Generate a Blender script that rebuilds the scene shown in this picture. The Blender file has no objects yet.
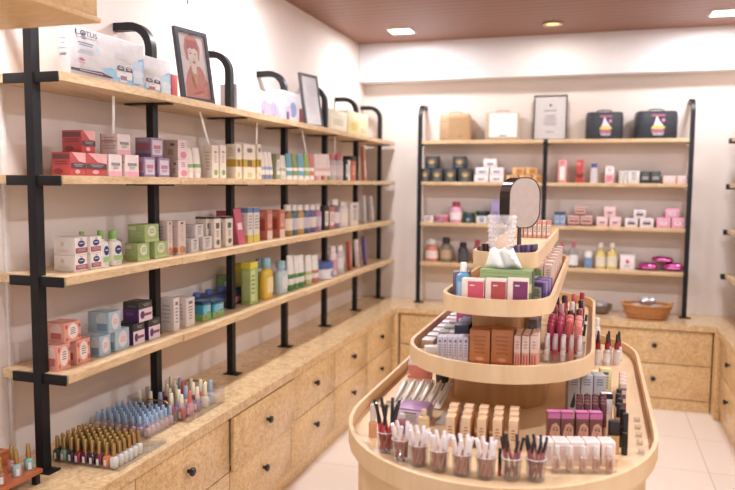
import bpy, bmesh, math, random
from mathutils import Vector, Matrix, Euler
random.seed(7)
SC = bpy.context.scene
COL = SC.collection
PI = math.pi
ORD = 'first second third fourth fifth sixth seventh eighth ninth tenth eleventh twelfth thirteenth fourteenth'.split()

# ------------------------------------------------------------------ materials
def lin(c):
    out = []
    for v in c[:3]:
        v = v / 255.0
        out.append(v / 12.92 if v <= 0.04045 else ((v + 0.055) / 1.055) ** 2.4)
    return (*out, 1.0)

_mats = {}
def mat(c, rough=0.45, metal=0.0, coat=0.0, emit=0.0, spec=0.5):
    """Plain coloured surface with a faint procedural mottling."""
    key = (tuple(c), rough, metal, coat, emit, spec)
    if key in _mats: return _mats[key]
    m = bpy.data.materials.new('surface'); m.use_nodes = True
    nt = m.node_tree; b = nt.nodes['Principled BSDF']
    b.inputs['Roughness'].default_value = rough
    b.inputs['Metallic'].default_value = metal
    b.inputs['Coat Weight'].default_value = coat
    b.inputs['Specular IOR Level'].default_value = spec
    y_ = .3*c[0] + .59*c[1] + .11*c[2]
    l = lin([v + (y_ - v) * (.24 if not emit else 0) for v in c])
    n = nt.nodes.new('ShaderNodeTexNoise'); n.inputs['Scale'].default_value = 35
    tc = nt.nodes.new('ShaderNodeTexCoord')
    nt.links.new(tc.outputs['Object'], n.inputs['Vector'])
    r = nt.nodes.new('ShaderNodeValToRGB')
    r.color_ramp.elements[0].color = (*[v * 0.93 for v in l[:3]], 1); r.color_ramp.elements[0].position = .3
    r.color_ramp.elements[1].color = (*[min(1, v * 1.04) for v in l[:3]], 1); r.color_ramp.elements[1].position = .7
    nt.links.new(n.outputs['Fac'], r.inputs['Fac']); nt.links.new(r.outputs['Color'], b.inputs['Base Color'])
    if emit:
        b.inputs['Emission Color'].default_value = l; b.inputs['Emission Strength'].default_value = emit
    _mats[key] = m
    return m

def clear(tint=(250, 250, 250), gloss=0.10, key='clear'):
    """Clear plastic / glass: see-through with glossy reflections at grazing angles."""
    k = (key, tint, gloss)
    if k in _mats: return _mats[k]
    m = bpy.data.materials.new('clear_plastic'); m.use_nodes = True
    nt = m.node_tree; nt.nodes.clear()
    out = nt.nodes.new('ShaderNodeOutputMaterial')
    tr = nt.nodes.new('ShaderNodeBsdfTransparent'); tr.inputs['Color'].default_value = lin(tint)
    gl = nt.nodes.new('ShaderNodeBsdfGlossy'); gl.inputs['Roughness'].default_value = .08
    fr = nt.nodes.new('ShaderNodeLayerWeight'); fr.inputs['Blend'].default_value = .5
    pw = nt.nodes.new('ShaderNodeMath'); pw.operation = 'POWER'; pw.inputs[1].default_value = 3.5
    ml = nt.nodes.new('ShaderNodeMath'); ml.operation = 'MULTIPLY_ADD'; ml.inputs[1].default_value = .55; ml.inputs[2].default_value = gloss * .5
    nt.links.new(fr.outputs['Facing'], pw.inputs[0])
    mx = nt.nodes.new('ShaderNodeMixShader')
    nt.links.new(pw.outputs[0], ml.inputs[0]); nt.links.new(ml.outputs[0], mx.inputs[0])
    nt.links.new(tr.outputs[0], mx.inputs[1]); nt.links.new(gl.outputs[0], mx.inputs[2])
    nt.links.new(mx.outputs[0], out.inputs[0])
    _mats[k] = m
    return m

def wood(name, c0, c1, c2, scale=(1, 1, 1), rough=.4, detail=6, nscale=4.0, dist=1.2, flecks=0.0):
    m = bpy.data.materials.new(name); m.use_nodes = True
    nt = m.node_tree; b = nt.nodes['Principled BSDF']; b.inputs['Roughness'].default_value = rough
    tc = nt.nodes.new('ShaderNodeTexCoord'); mp = nt.nodes.new('ShaderNodeMapping')
    mp.inputs['Scale'].default_value = scale
    nt.links.new(tc.outputs['Object'], mp.inputs['Vector'])
    n = nt.nodes.new('ShaderNodeTexNoise'); n.inputs['Scale'].default_value = nscale
    n.inputs['Detail'].default_value = detail; n.inputs['Distortion'].default_value = dist; n.inputs['Roughness'].default_value = .62
    nt.links.new(mp.outputs[0], n.inputs['Vector'])
    r = nt.nodes.new('ShaderNodeValToRGB'); e = r.color_ramp.elements
    e[0].position = .30; e[0].color = lin(c0); e[1].position = .70; e[1].color = lin(c2)
    x = e.new(.5); x.color = lin(c1)
    nt.links.new(n.outputs['Fac'], r.inputs['Fac'])
    col = r.outputs['Color']
    if flecks:
        v = nt.nodes.new('ShaderNodeTexNoise'); v.inputs['Scale'].default_value = nscale * 7; v.inputs['Detail'].default_value = 3
        nt.links.new(mp.outputs[0], v.inputs['Vector'])
        rr = nt.nodes.new('ShaderNodeValToRGB'); rr.color_ramp.elements[0].position = .42; rr.color_ramp.elements[1].position = .62
        rr.color_ramp.elements[0].color = (1, 1, 1, 1); rr.color_ramp.elements[1].color = (1 - flecks, 1 - flecks * 1.15, 1 - flecks * 1.4, 1)
        nt.links.new(v.outputs['Fac'], rr.inputs['Fac'])
        mm = nt.nodes.new('ShaderNodeMix'); mm.data_type = 'RGBA'; mm.blend_type = 'MULTIPLY'; mm.inputs['Factor'].default_value = 1
        nt.links.new(col, mm.inputs['A']); nt.links.new(rr.outputs['Color'], mm.inputs['B'])
        col = mm.outputs['Result']
    nt.links.new(col, b.inputs['Base Color'])
    bp = nt.nodes.new('ShaderNodeBump'); bp.inputs['Strength'].default_value = .05
    nt.links.new(n.outputs['Fac'], bp.inputs['Height']); nt.links.new(bp.outputs[0], b.inputs['Normal'])
    return m

W_SHELF = wood('shelf_wood', (196, 164, 124), (218, 188, 148), (232, 206, 168), (7, 1.2, 7), .42, flecks=.14)
W_SHELFX = wood('shelf_wood_across', (196, 164, 124), (218, 188, 148), (232, 206, 168), (1.2, 7, 7), .42, flecks=.14)
W_TOP = wood('burl_worktop', (198, 164, 122), (222, 190, 146), (234, 206, 164), (2, 2, 2), .16, nscale=6, dist=2.5, flecks=.16)
W_DRAW = wood('burl_drawer', (202, 168, 122), (224, 190, 142), (234, 206, 160), (2, 2, 2), .22, nscale=5, dist=3.0, flecks=.18)
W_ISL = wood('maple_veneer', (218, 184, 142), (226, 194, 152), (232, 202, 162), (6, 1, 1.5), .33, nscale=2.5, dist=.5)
W_COLM = wood('maple_column', (178, 134, 88), (192, 148, 100), (204, 160, 112), (8, 8, .6), .35, nscale=2.5, dist=.4)  # brown column wood, toned darker to include shade beneath the tiers
W_RED = wood('reddish_rack_wood', (160, 84, 50), (184, 104, 66), (200, 122, 80), (6, 1, 6), .35)
W_HOOD = wood('pine_hood', (214, 172, 116), (228, 190, 136), (238, 206, 158), (1, 8, 8), .4, flecks=.12)
BLACK = mat((24, 24, 28), .45, spec=.3)
KNOB = mat((30, 30, 34), .22)
GOLD = mat((204, 160, 84), .25, .85)
WHITE = mat((240, 238, 236), .4)
CLEAR = clear(gloss=.18)
GLASS = clear((244, 246, 248), .16, 'glass')

# ------------------------------------------------------------------ mesh building
class MB:
    def __init__(s): s.v = []; s.f = []; s.m = []; s.sm = []; s.mats = []
    def mi(s, m):
        if m not in s.mats: s.mats.append(m)
        return s.mats.index(m)
    def add(s, vs, fs, m, smooth=False, M=None):
        o = len(s.v)
        s.v += [tuple(M @ Vector(p)) if M else tuple(p) for p in vs]
        k = s.mi(m)
        for f in fs:
            s.f.append([i + o for i in f]); s.m.append(k); s.sm.append(smooth)
        return s
    def box(s, x0, x1, y0, y1, z0, z1, m, bev=0.0, M=None):
        if bev <= 0:
            vs = [(x, y, z) for z in (z0, z1) for y in (y0, y1) for x in (x0, x1)]
            return s.add(vs, [(0, 2, 3, 1), (4, 5, 7, 6), (0, 1, 5, 4), (2, 6, 7, 3), (0, 4, 6, 2), (1, 3, 7, 5)], m, False, M)
        bm = bmesh.new()
        bmesh.ops.create_cube(bm, size=1)
        for v in bm.verts:
            v.co = ((x0 + x1) / 2 + v.co.x * (x1 - x0), (y0 + y1) / 2 + v.co.y * (y1 - y0), (z0 + z1) / 2 + v.co.z * (z1 - z0))
        bmesh.ops.bevel(bm, geom=bm.edges[:], offset=bev, segments=2, affect='EDGES', profile=.5)
        bm.verts.index_update()
        s.add([v.co[:] for v in bm.verts], [[v.index for v in f.verts] for f in bm.faces], m, True, M)
        bm.free(); return s
    def quad(s, pts, m): return s.add(pts, [tuple(range(len(pts)))], m)
    def prism(s, pts, z0, z1, m, smooth=False):
        n = len(pts)
        vs = [(x, y, z0) for x, y in pts] + [(x, y, z1) for x, y in pts]
        s.add(vs, [tuple(range(n))[::-1], tuple(range(n, 2 * n))], m)
        s.add(vs, [(i, (i + 1) % n, n + (i + 1) % n, n + i) for i in range(n)], m, smooth)
        return s
    def ringwall(s, outer, inner, z0, z1, m):
        n = len(outer)
        vs = [(*p, z0) for p in outer] + [(*p, z1) for p in outer] + [(*p, z1) for p in inner] + [(*p, z0) for p in inner]
        fs = []
        for i in range(n):
            j = (i + 1) % n
            for k in range(4):
                a, b = k * n, ((k + 1) % 4) * n
                fs.append((a + i, a + j, b + j, b + i))
        return s.add(vs, fs, m, True)
    def loft(s, secs, m, n=20, M=None, caps=(True, True)):
        """secs: (z, rx, ry, p) superellipse sections, optional centre offset cx, cy."""
        vs = []
        for sec in secs:
            z, rx, ry = sec[:3]; p = sec[3] if len(sec) > 3 else 2; cx = sec[4] if len(sec) > 4 else 0; cy = sec[5] if len(sec) > 5 else 0
            for i in range(n):
                t = 2 * PI * (i + .5) / n; c, q = math.cos(t), math.sin(t)
                vs.append((cx + rx * math.copysign(abs(c) ** (2 / p), c), cy + ry * math.copysign(abs(q) ** (2 / p), q), z))
        fs = []
        for k in range(len(secs) - 1):
            for i in range(n):
                j = (i + 1) % n
                fs.append((k * n + i, k * n + j, (k + 1) * n + j, (k + 1) * n + i))
        if caps[0]: fs.append(tuple(range(n))[::-1])
        if caps[1]: fs.append(tuple(range((len(secs) - 1) * n, len(secs) * n)))
        return s.add(vs, fs, m, True, M)
    def tube(s, path, r, m, n=8, rect=None, side=None, closed=False):
        P = [Vector(p) for p in path]; N = len(P); vs = []
        prev = None
        for i in range(N):
            if closed: t = (P[(i + 1) % N] - P[i - 1]).normalized()
            else: t = (P[min(i + 1, N - 1)] - P[max(i - 1, 0)]).normalized()
            a = Vector(side) if side else (prev if prev else (Vector((0, 0, 1)) if abs(t.z) < .9 else Vector((1, 0, 0))))
            a = (a - t * a.dot(t)).normalized(); b = t.cross(a); prev = a
            if rect:
                for (u, w) in ((1, 1), (-1, 1), (-1, -1), (1, -1)): vs.append(P[i] + a * u * rect[0] / 2 + b * w * rect[1] / 2)
            else:
                for k in range(n): vs.append(P[i] + (a * math.cos(2 * PI * k / n) + b * math.sin(2 * PI * k / n)) * r)
        q = 4 if rect else n; fs = []
        for i in range(N if closed else N - 1):
            for k in range(q):
                l = (k + 1) % q; j = (i + 1) % N
                fs.append((i * q + k, i * q + l, j * q + l, j * q + k))
        if not closed: fs += [tuple(range(q))[::-1], tuple(range((N - 1) * q, N * q))]
        return s.add([v[:] for v in vs], fs, m, not rect)
    def mesh(s, name):
        me = bpy.data.meshes.new(name); me.from_pydata(s.v, [], s.f)
        for m in s.mats: me.materials.append(m)
        me.polygons.foreach_set('material_index', s.m); me.polygons.foreach_set('use_smooth', s.sm)
        bm = bmesh.new(); bm.from_mesh(me); bmesh.ops.recalc_face_normals(bm, faces=bm.faces[:]); bm.to_mesh(me); bm.free()
        me.set_sharp_from_angle(angle=math.radians(38)); me.update()
        return me

def obj(name, data, parent=None, loc=(0, 0, 0), rot=(0, 0, 0)):
    if isinstance(data, MB): data = data.mesh(name)
    o = bpy.data.objects.new(name, data); COL.objects.link(o)
    o.parent = parent; o.location = loc; o.rotation_euler = rot
    return o
def tag(o, label, cat, group=None, kind=None):
    o['label'] = label; o['category'] = cat
    if group: o['group'] = group
    if kind: o['kind'] = kind
    return o
def thing(name, label, cat, loc=(0, 0, 0), rot=(0, 0, 0), group=None):
    o = bpy.data.objects.new(name, None); COL.objects.link(o); o.empty_display_size = .05
    o.location = loc; o.rotation_euler = rot
    return tag(o, label, cat, group)
def struct(name, mb, label=None):
    o = obj(name, mb); o['kind'] = 'structure'
    return o

_txt = {}
def text_geo(t):
    """Letters as flat polygons, scaled to unit box."""
    if t in _txt: return _txt[t]
    cu = bpy.data.curves.new('lettering', 'FONT'); cu.body = t; cu.resolution_u = 3
    ob = bpy.data.objects.new('lettering', cu); COL.objects.link(ob)
    bpy.context.view_layer.update()
    me = bpy.data.meshes.new_from_object(ob.evaluated_get(bpy.context.evaluated_depsgraph_get()))
    vs = [v.co[:] for v in me.vertices]; fs = [list(p.vertices) for p in me.polygons]
    bpy.data.objects.remove(ob); bpy.data.meshes.remove(me); bpy.data.curves.remove(cu)
    x0 = min(v[0] for v in vs); x1 = max(v[0] for v in vs); y0 = min(v[1] for v in vs); y1 = max(v[1] for v in vs)
    _txt[t] = ([((v[0] - x0) / (x1 - x0), (v[1] - y0) / (y1 - y0)) for v in vs], fs)
    return _txt[t]

def art_on(mb, art, w, d, h):
    """Printed artwork: thin shapes of ink on a carton's faces."""
    F = {'f': ((-w/2, -d/2, 0), (w, 0, 0), (0, 0, h), (0, -1, 0)), 'r': ((w/2, -d/2, 0), (0, d, 0), (0, 0, h), (1, 0, 0)),
         'l': ((-w/2, d/2, 0), (0, -d, 0), (0, 0, h), (-1, 0, 0)), 't': ((-w/2, -d/2, h), (w, 0, 0), (0, d, 0), (0, 0, 1)),
         'b': ((w/2, d/2, 0), (-w, 0, 0), (0, 0, h), (0, 1, 0))}
    for k, a in enumerate(art):
        faces, sh, u0, v0, u1, v1, c = a[:7]
        m = mat(c, *(a[8] if len(a) > 8 else (.45,)))
        for fc in faces:
            O, U, V, N = [Vector(t) for t in F[fc]]
            O = O + N * (.00025 * (k + 1) + .0001)
            P = lambda u, v: (O + U * u + V * v)[:]
            if sh == 'q': mb.quad([P(u0, v0), P(u1, v0), P(u1, v1), P(u0, v1)], m)
            elif sh == 'e':
                cu, cv, ru, rv = (u0+u1)/2, (v0+v1)/2, (u1-u0)/2, (v1-v0)/2
                mb.quad([P(cu + ru * math.cos(t*PI/8), cv + rv * math.sin(t*PI/8)) for t in range(16)], m)
            elif sh == 'p': mb.quad([P(u0 + (u1-u0)*x, v0 + (v1-v0)*y) for x, y in a[7]], m)
            elif sh == 'L':
                n = a[7]; rr = random.Random(n * 31 + k)
                for i in range(n):
                    y1 = v1 - (v1-v0) * i / n; y0 = y1 - (v1-v0) / n * .5; q = (u1-u0) * rr.uniform(0, .18)
                    mb.quad([P(u0+q, y0), P(u1-q, y0), P(u1-q, y1), P(u0+q, y1)], m)
            elif sh == 'T':
                vs, fs = text_geo(a[7]); mb.add([P(u0 + (u1-u0)*x, v0 + (v1-v0)*y) for x, y in vs], fs, m)

# ------------------------------------------------------------------ printed artwork of the cartons
g1, g2, g3 = (90, 90, 96), (150, 140, 142), (60, 60, 70)
SW = [(0, .55), (.25, .35), (.6, .3), (1, .5), (1, .2), (.6, 0), (.25, .08), (0, .25)]
ART = {
 'plain': [],
 'plainlabel': [('f', 'q', .12, .18, .88, .78, (232, 228, 220)), ('f', 'L', .22, .3, .78, .68, g2, 4)],
 'red': [('lr', 'q', .05, .70, .95, .92, (120, 60, 62)), ('lr', 'L', .08, .42, .92, .62, (150, 46, 50), 2), ('lr', 'e', .1, .06, .6, .3, (150, 40, 46)),
         ('f', 'p', 0, .55, 1, 1, (244, 176, 176), [(.1, 1), (.55, .15), (1, 0), (1, 1)]), ('f', 'q', .02, .30, 1, .54, (86, 60, 74)), ('f', 'L', .2, .36, .85, .5, (150, 150, 160), 2), ('f', 'e', .28, .08, .6, .26, (240, 160, 170))],
 'whitepink': [('f', 'q', 0, 0, 1, .22, (236, 160, 186)), ('f', 'q', .16, .48, .84, .62, (140, 140, 152)), ('f', 'L', .25, .3, .75, .44, g2, 2), ('lr', 'L', .1, .2, .9, .85, (206, 170, 164), 5), ('lr', 'q', .05, .62, .95, .66, (180, 110, 110)), ('lr', 'q', 0, 0, .08, 1, (216, 130, 130))],
 'purple': [('f', 'q', .1, .12, .9, .88, (206, 196, 218)), ('f', 'q', .2, .42, .8, .62, (196, 110, 140)), ('f', 'L', .2, .22, .8, .36, (140, 110, 150), 2), ('lr', 'q', .08, .34, .92, .72, (176, 90, 110)), ('lr', 'L', .1, .78, .9, .94, (190, 170, 196), 2), ('lr', 'q', 0, 0, 1, .2, (124, 98, 140))],
 'beigepink': [('f', 'q', 0, 0, 1, 1, (234, 206, 212)), ('f', 'e', .25, .05, .95, .42, (226, 130, 160)), ('f', 'L', .25, .55, .8, .85, g2, 3), ('lr', 'L', .3, .2, .75, .5, (140, 100, 96), 3), ('lr', 'q', .5, .7, .78, .82, (110, 80, 80))],
 'whitegreen': [('f', 'e', .25, .08, .85, .26, (120, 170, 80)), ('f', 'L', .25, .45, .75, .7, (190, 170, 150), 4), ('f', 'q', .3, .76, .7, .82, g2), ('lr', 'L', .2, .2, .8, .8, (206, 190, 176), 6)],
 'whitegreen2': [('flr', 'q', 0, .93, 1, 1, (70, 58, 56)), ('f', 'q', .25, .62, .75, .80, (96, 92, 92)), ('f', 'e', .3, .1, .8, .28, (90, 110, 70)), ('f', 'L', .3, .34, .7, .55, g2, 4), ('l', 'q', .3, .2, .7, .8, (190, 178, 168))],
 'goldband': [('flr', 'q', 0, .34, 1, .56, (200, 160, 40)), ('f', 'q', .3, .36, .7, .54, (120, 90, 30)), ('f', 'e', .25, .76, .75, .9, (120, 124, 140)), ('f', 'q', .3, .04, .7, .18, (206, 186, 120)), ('lr', 'L', .2, .62, .8, .9, (206, 190, 160), 4)],
 'ovalbox': [('f', 'e', .22, .44, .80, .82, (44, 62, 140)), ('f', 'L', .34, .58, .68, .68, (220, 224, 240), 1), ('f', 'q', .04, .10, 1, .40, (176, 84, 104)), ('f', 'L', .12, .16, .9, .34, (216, 160, 172), 2), ('f', 'e', .4, .84, .62, .95, (180, 186, 215)), ('lr', 'e', .34, .5, .5, .78, (226, 206, 190)), ('lr', 'L', .1, .15, .8, .3, (232, 214, 204), 2)],
 'green': [('f', 'e', .2, .3, .8, .92, (216, 226, 190)), ('f', 'L', .3, .45, .7, .75, (150, 170, 110), 3), ('f', 'q', .0, .0, 1, .16, (176, 206, 120)), ('lr', 'L', .06, .3, .94, .6, (180, 204, 130), 3), ('lr', 'q', .05, .68, .5, .9, (206, 216, 170))],
 'orangefoot': [('f', 'e', .12, .02, .9, .26, (240, 130, 50)), ('f', 'q', .55, .04, .98, .2, (150, 136, 140)), ('f', 'L', .3, .36, .7, .86, (206, 170, 166), 7), ('f', 'q', .35, .9, .65, .96, g3), ('lr', 'e', .5, .04, 1, .22, (240, 120, 40)), ('lr', 'L', .3, .4, .7, .85, (200, 160, 160), 5)],
 'lines': [('f', 'L', .2, .2, .8, .7, g2, 5), ('f', 'q', .28, .78, .72, .88, (116, 112, 130)), ('lr', 'L', .2, .2, .8, .8, (196, 188, 190), 5)],
 'yellowfoot': [('flr', 'q', 0, .86, 1, 1, (90, 130, 190)), ('flr', 'q', 0, 0, 1, .22, (226, 200, 60)), ('f', 'L', .15, .35, .85, .78, (160, 150, 160), 5), ('lr', 'L', .3, .35, .7, .8, (200, 190, 190), 4)],
 'orange': [('f', 'q', 0, 0, 1, .3, (232, 200, 190)), ('f', 'q', .15, .4, .85, .85, (236, 170, 150)), ('f', 'L', .25, .5, .75, .8, (190, 100, 90), 4), ('lr', 'q', .2, .3, .85, .7, (190, 70, 50)), ('lr', 'L', .2, .75, .8, .9, (236, 180, 160), 2)],
 'coral': [('f', 'e', .2, .14, .82, .92, (240, 222, 216)), ('f', 'L', .32, .35, .7, .72, (140, 130, 134), 4), ('f', 'e', .02, .7, .18, .92, (214, 84, 84)), ('f', 'e', .8, .1, .98, .32, (214, 84, 84)), ('f', 'e', .06, .08, .2, .26, (214, 84, 84)), ('f', 'e', .84, .66, .97, .86, (214, 84, 84)), ('lr', 'e', .3, .3, .9, .95, (244, 190, 170)), ('lr', 'q', .36, .2, .84, .5, (214, 96, 84)), ('t', 'q', .1, .1, .9, .9, (242, 168, 146))],
 'blue': [('f', 'e', .22, .12, .84, .92, (220, 214, 222)), ('f', 'L', .34, .34, .74, .62, (226, 150, 150), 3), ('lr', 'e', .4, .3, .95, .95, (196, 214, 222)), ('lr', 'q', .45, .12, .92, .45, (120, 156, 186)), ('lr', 'q', .05, .08, .18, .9, (150, 180, 190)), ('t', 'q', .1, .1, .9, .9, (176, 202, 214))],
 'blackpurple': [('lr', 'q', 0, 0, 1, .64, (96, 44, 126)), ('f', 'q', 0, 0, 1, .64, (226, 206, 218)), ('f', 'e', .1, .14, .42, .54, (96, 44, 110)), ('f', 'q', .42, .26, .94, .4, (150, 60, 110)), ('lr', 'L', .2, .3, .7, .45, (140, 100, 160), 2), ('f', 'L', .3, .72, .8, .88, (150, 150, 140), 2), ('lr', 'q', .3, .72, .8, .86, (96, 92, 76)), ('t', 'q', .15, .2, .85, .8, (84, 80, 68))],
 'cyan': [('flr', 'q', 0, 0, 1, .34, (120, 190, 80)), ('flr', 'q', 0, .82, 1, 1, (30, 60, 100)), ('f', 'e', .1, .3, .6, .8, (90, 200, 230)), ('f', 'L', .5, .4, .95, .72, (210, 230, 240), 3), ('f', 'e', .2, .05, .5, .3, (200, 120, 90)), ('t', 'q', .02, .15, .98, .85, (60, 170, 226))],
 'yellowtop': [('flr', 'q', 0, .82, 1, 1, (236, 206, 20)), ('f', 'q', .1, .1, .9, .7, (206, 216, 140)), ('f', 'L', .2, .2, .8, .6, (120, 150, 70), 4)],
 'yellowtop2': [('flr', 'q', 0, .86, 1, 1, (240, 216, 30)), ('f', 'q', .08, .08, .62, .8, (206, 222, 160)), ('f', 'L', .14, .2, .56, .7, (110, 160, 70), 5), ('lr', 'q', .1, .1, .9, .8, (186, 206, 120))],
 'darktop': [('flr', 'q', 0, .8, 1, 1, (50, 40, 40)), ('f', 'L', .2, .2, .8, .6, (236, 190, 160), 4)],
 'lilac': [('f', 'q', .05, .1, .45, .9, (206, 203, 210)), ('f', 'L', .1, .35, .4, .7, (160, 150, 180), 4), ('f', 'e', .55, .15, .72, .7, (172, 150, 178)), ('f', 'e', .66, .1, .82, .62, (180, 158, 182)), ('f', 'e', .78, .12, .94, .7, (160, 152, 190)), ('f', 'q', .56, .1, .62, .3, (150, 120, 160))],
 'lilac2': [('f', 'q', .1, .1, .9, .9, (192, 194, 208)), ('f', 'e', .4, .2, .8, .7, (120, 138, 190)), ('f', 'e', .15, .15, .5, .55, (200, 170, 200)), ('f', 'q', .2, .05, .35, .35, (90, 80, 120))],
 'cream': [('f', 'q', .1, .15, .9, .85, (210, 203, 178)), ('f', 'L', .2, .3, .8, .6, (170, 160, 120), 3)],
 'cream2': [('f', 'q', .05, .05, .5, .62, (200, 180, 92)), ('f', 'q', .55, .1, .95, .62, (206, 194, 150)), ('f', 'L', .1, .2, .45, .5, (180, 140, 80), 3), ('f', 'e', .6, .15, .75, .4, (190, 150, 120)), ('f', 'e', .78, .15, .9, .4, (206, 170, 110))],
 'blackgold': [('f', 'e', .2, .28, .86, .82, (126, 108, 80)), ('f', 'e', .34, .36, .7, .66, (206, 166, 96)), ('f', 'L', .15, .08, .85, .22, (130, 150, 160), 2), ('lr', 'q', .1, .3, .9, .7, (80, 86, 84))],
 'smalllogo': [('f', 'q', .26, .36, .74, .52, (110, 116, 160)), ('f', 'L', .3, .18, .7, .32, (220, 150, 170), 2)],
 'amber': [('f', 'e', .3, .2, .8, .8, (206, 120, 50)), ('f', 'q', .08, .1, .3, .9, (240, 190, 120))],
 'pinkwhite': [('f', 'q', .2, .12, .8, .7, (246, 234, 232)), ('f', 'L', .25, .78, .75, .92, (220, 80, 90), 2)],
 'pinkwhite2': [('f', 'q', 0, .55, 1, .9, (244, 238, 240)), ('f', 'q', .15, .1, .85, .45, (230, 120, 150)), ('f', 'L', .2, .6, .8, .85, (226, 130, 150), 3)],
 'redtall': [('f', 'p', 0, .2, 1, .7, (130, 26, 40), SW), ('f', 'q', .1, .76, .6, .9, (244, 130, 120))],
 'blacklabel': [('f', 'q', .2, .3, .85, .6, (150, 150, 150)), ('f', 'L', .2, .7, .8, .85, (120, 130, 130), 2)],
 'smallpink': [('f', 'q', .25, .3, .75, .62, (240, 226, 228)), ('f', 'L', .32, .38, .68, .56, (196, 90, 140), 2)],
 'bluedark': [('f', 'q', 0, .8, 1, 1, (46, 60, 110)), ('f', 'q', .1, .2, .9, .7, (170, 200, 232)), ('f', 'L', .2, .3, .8, .6, (60, 90, 150), 3)],
 'rosedark': [('flr', 'q', 0, 0, 1, .2, (130, 60, 60)), ('f', 'q', .1, .38, .9, .56, (120, 80, 84)), ('f', 'q', 0, .74, 1, .82, (150, 90, 90))],
 'greymark': [('f', 'q', .2, .3, .8, .6, (90, 84, 100)), ('f', 'L', .2, .66, .8, .8, g2, 2)],
 'pinkdot': [('f', 'e', .38, .42, .62, .7, (220, 70, 130)), ('f', 'L', .3, .2, .7, .32, g2, 2)],
 'blush0': [('f', 'q', .27, .02, .98, .91, (232, 76, 98)), ('f', 'L', .36, .72, .58, .79, (250, 230, 230), 1)],
 'blush1': [('f', 'q', .27, .02, .98, .91, (204, 70, 70)), ('f', 'L', .36, .72, .58, .79, (250, 230, 230), 1)],
 'blush2': [('f', 'q', .27, .02, .98, .91, (140, 44, 100)), ('f', 'L', .36, .72, .58, .79, (250, 230, 230), 1)],
 'woodgold': [('f', 'L', .12, .3, .88, .84, (186, 98, 46), 5), ('f', 'q', .0, .06, 1, .14, (180, 80, 40)), ('f', 'e', .3, .16, .7, .26, (224, 160, 110)), ('r', 'q', 0, 0, 1, 1, (150, 80, 40))],
 'peachlip': [('fr', 'q', 0, .52, 1, 1, (232, 196, 180)), ('f', 'q', .2, .04, .8, .46, (200, 86, 74)), ('f', 'L', .2, .6, .8, .85, (190, 150, 140), 3), ('f', 'q', .42, .04, .58, .46, (232, 150, 130)), ('t', 'q', .1, .06, .9, .94, (244, 216, 204))],
 'goldbox': [('f', 'q', .12, .14, .88, .86, (236, 200, 160)), ('f', 'L', .24, .3, .76, .7, (190, 130, 90), 4), ('r', 'q', 0, 0, 1, 1, (206, 122, 62))],
 'face': [('f', 'e', .14, .14, 1.0, .84, (222, 156, 122)), ('f', 'p', 0, .2, 1, .86, (122, 62, 54), [(0, 0), (.14, 0), (.18, .45), (.34, .76), (.66, .84), (1, .66), (1, 1), (0, 1)]), ('f', 'q', 0, .86, 1, 1, (206, 96, 156)), ('f', 'e', .42, .56, .56, .61, (60, 34, 34)), ('f', 'e', .68, .55, .82, .60, (60, 34, 34)), ('f', 'p', .40, .62, .84, .67, (90, 46, 40), [(0, .4), (.4, .8), (.42, .5), (.6, .3), (1, .5), (1, .2), (.6, 0), (.4, .3)]), ('f', 'p', .58, .42, .66, .56, (200, 126, 98), [(.3, 1), (.6, 1), (1, 0), (.1, 0)]), ('f', 'e', .50, .32, .74, .39, (190, 70, 80)), ('t', 'q', 0, 0, 1, 1, (222, 96, 168)), ('r', 'q', 0, 0, 1, .86, (120, 56, 48))],
 'blushside': [('f', 'L', .15, .2, .85, .8, (230, 190, 180), 6), ('r', 'q', .1, .1, .9, .9, (226, 180, 168)), ('t', 'L', .1, .1, .9, .9, (250, 226, 218), 4)],
 'eyes': [('f', 'p', .2, .1, .9, .55, (30, 34, 44), [(0, .1), (.2, .5), (.5, 1), (.62, .5), (.56, .1), (.3, 0)]), ('f', 'L', .2, .7, .8, .9, (120, 130, 140), 3)],
}

# ------------------------------------------------------------------ kinds of product: each returns [(part name, mesh, [(sub-part, mesh)])]
_cache = {}
def rnd(t): return tuple(round(v, 4) for v in t)
def k_carton(w, d, h, body, art):
    b = MB(); b.box(-w/2, w/2, -d/2, d/2, 0, h, mat(body, .42), min(.0012, w*.05))
    art_on(b, ART[art], w, d, h)
    return b
def k_wedge(w, d, h, body, side):
    b = MB(); m = mat(body, .4)
    vs = [(-w/2, -d/2, 0), (w/2, -d/2, 0), (w/2, d/2, 0), (-w/2, d/2, 0), (-w/2, -.008, h), (w/2, -.008, h), (w/2, .008, h), (-w/2, .008, h)]
    b.add(vs, [(0, 1, 5, 4), (2, 3, 7, 6), (4, 5, 6, 7), (3, 2, 1, 0)], m); b.add(vs, [(1, 2, 6, 5), (0, 4, 7, 3)], mat(body, .4))
    b.add([(-w*.3, -d/2*.8, h*.2-.001), (w*.3, -d/2*.8, h*.2-.001), (w*.3, -d*.28, h*.6), (-w*.3, -d*.28, h*.6)], [(0, 1, 2, 3)], mat(side, .4))
    return b
def k_slab(w, d, h, body, panel):
    b = MB(); b.box(-w/2, w/2, -d/2, d/2, 0, h, mat(body, .4), .004)
    art_on(b, [('f', 'q', .12, .1, .88, .6, panel), ('f', 'L', .2, .68, .8, .86, panel, 3)], w, d, h)
    return b
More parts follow.
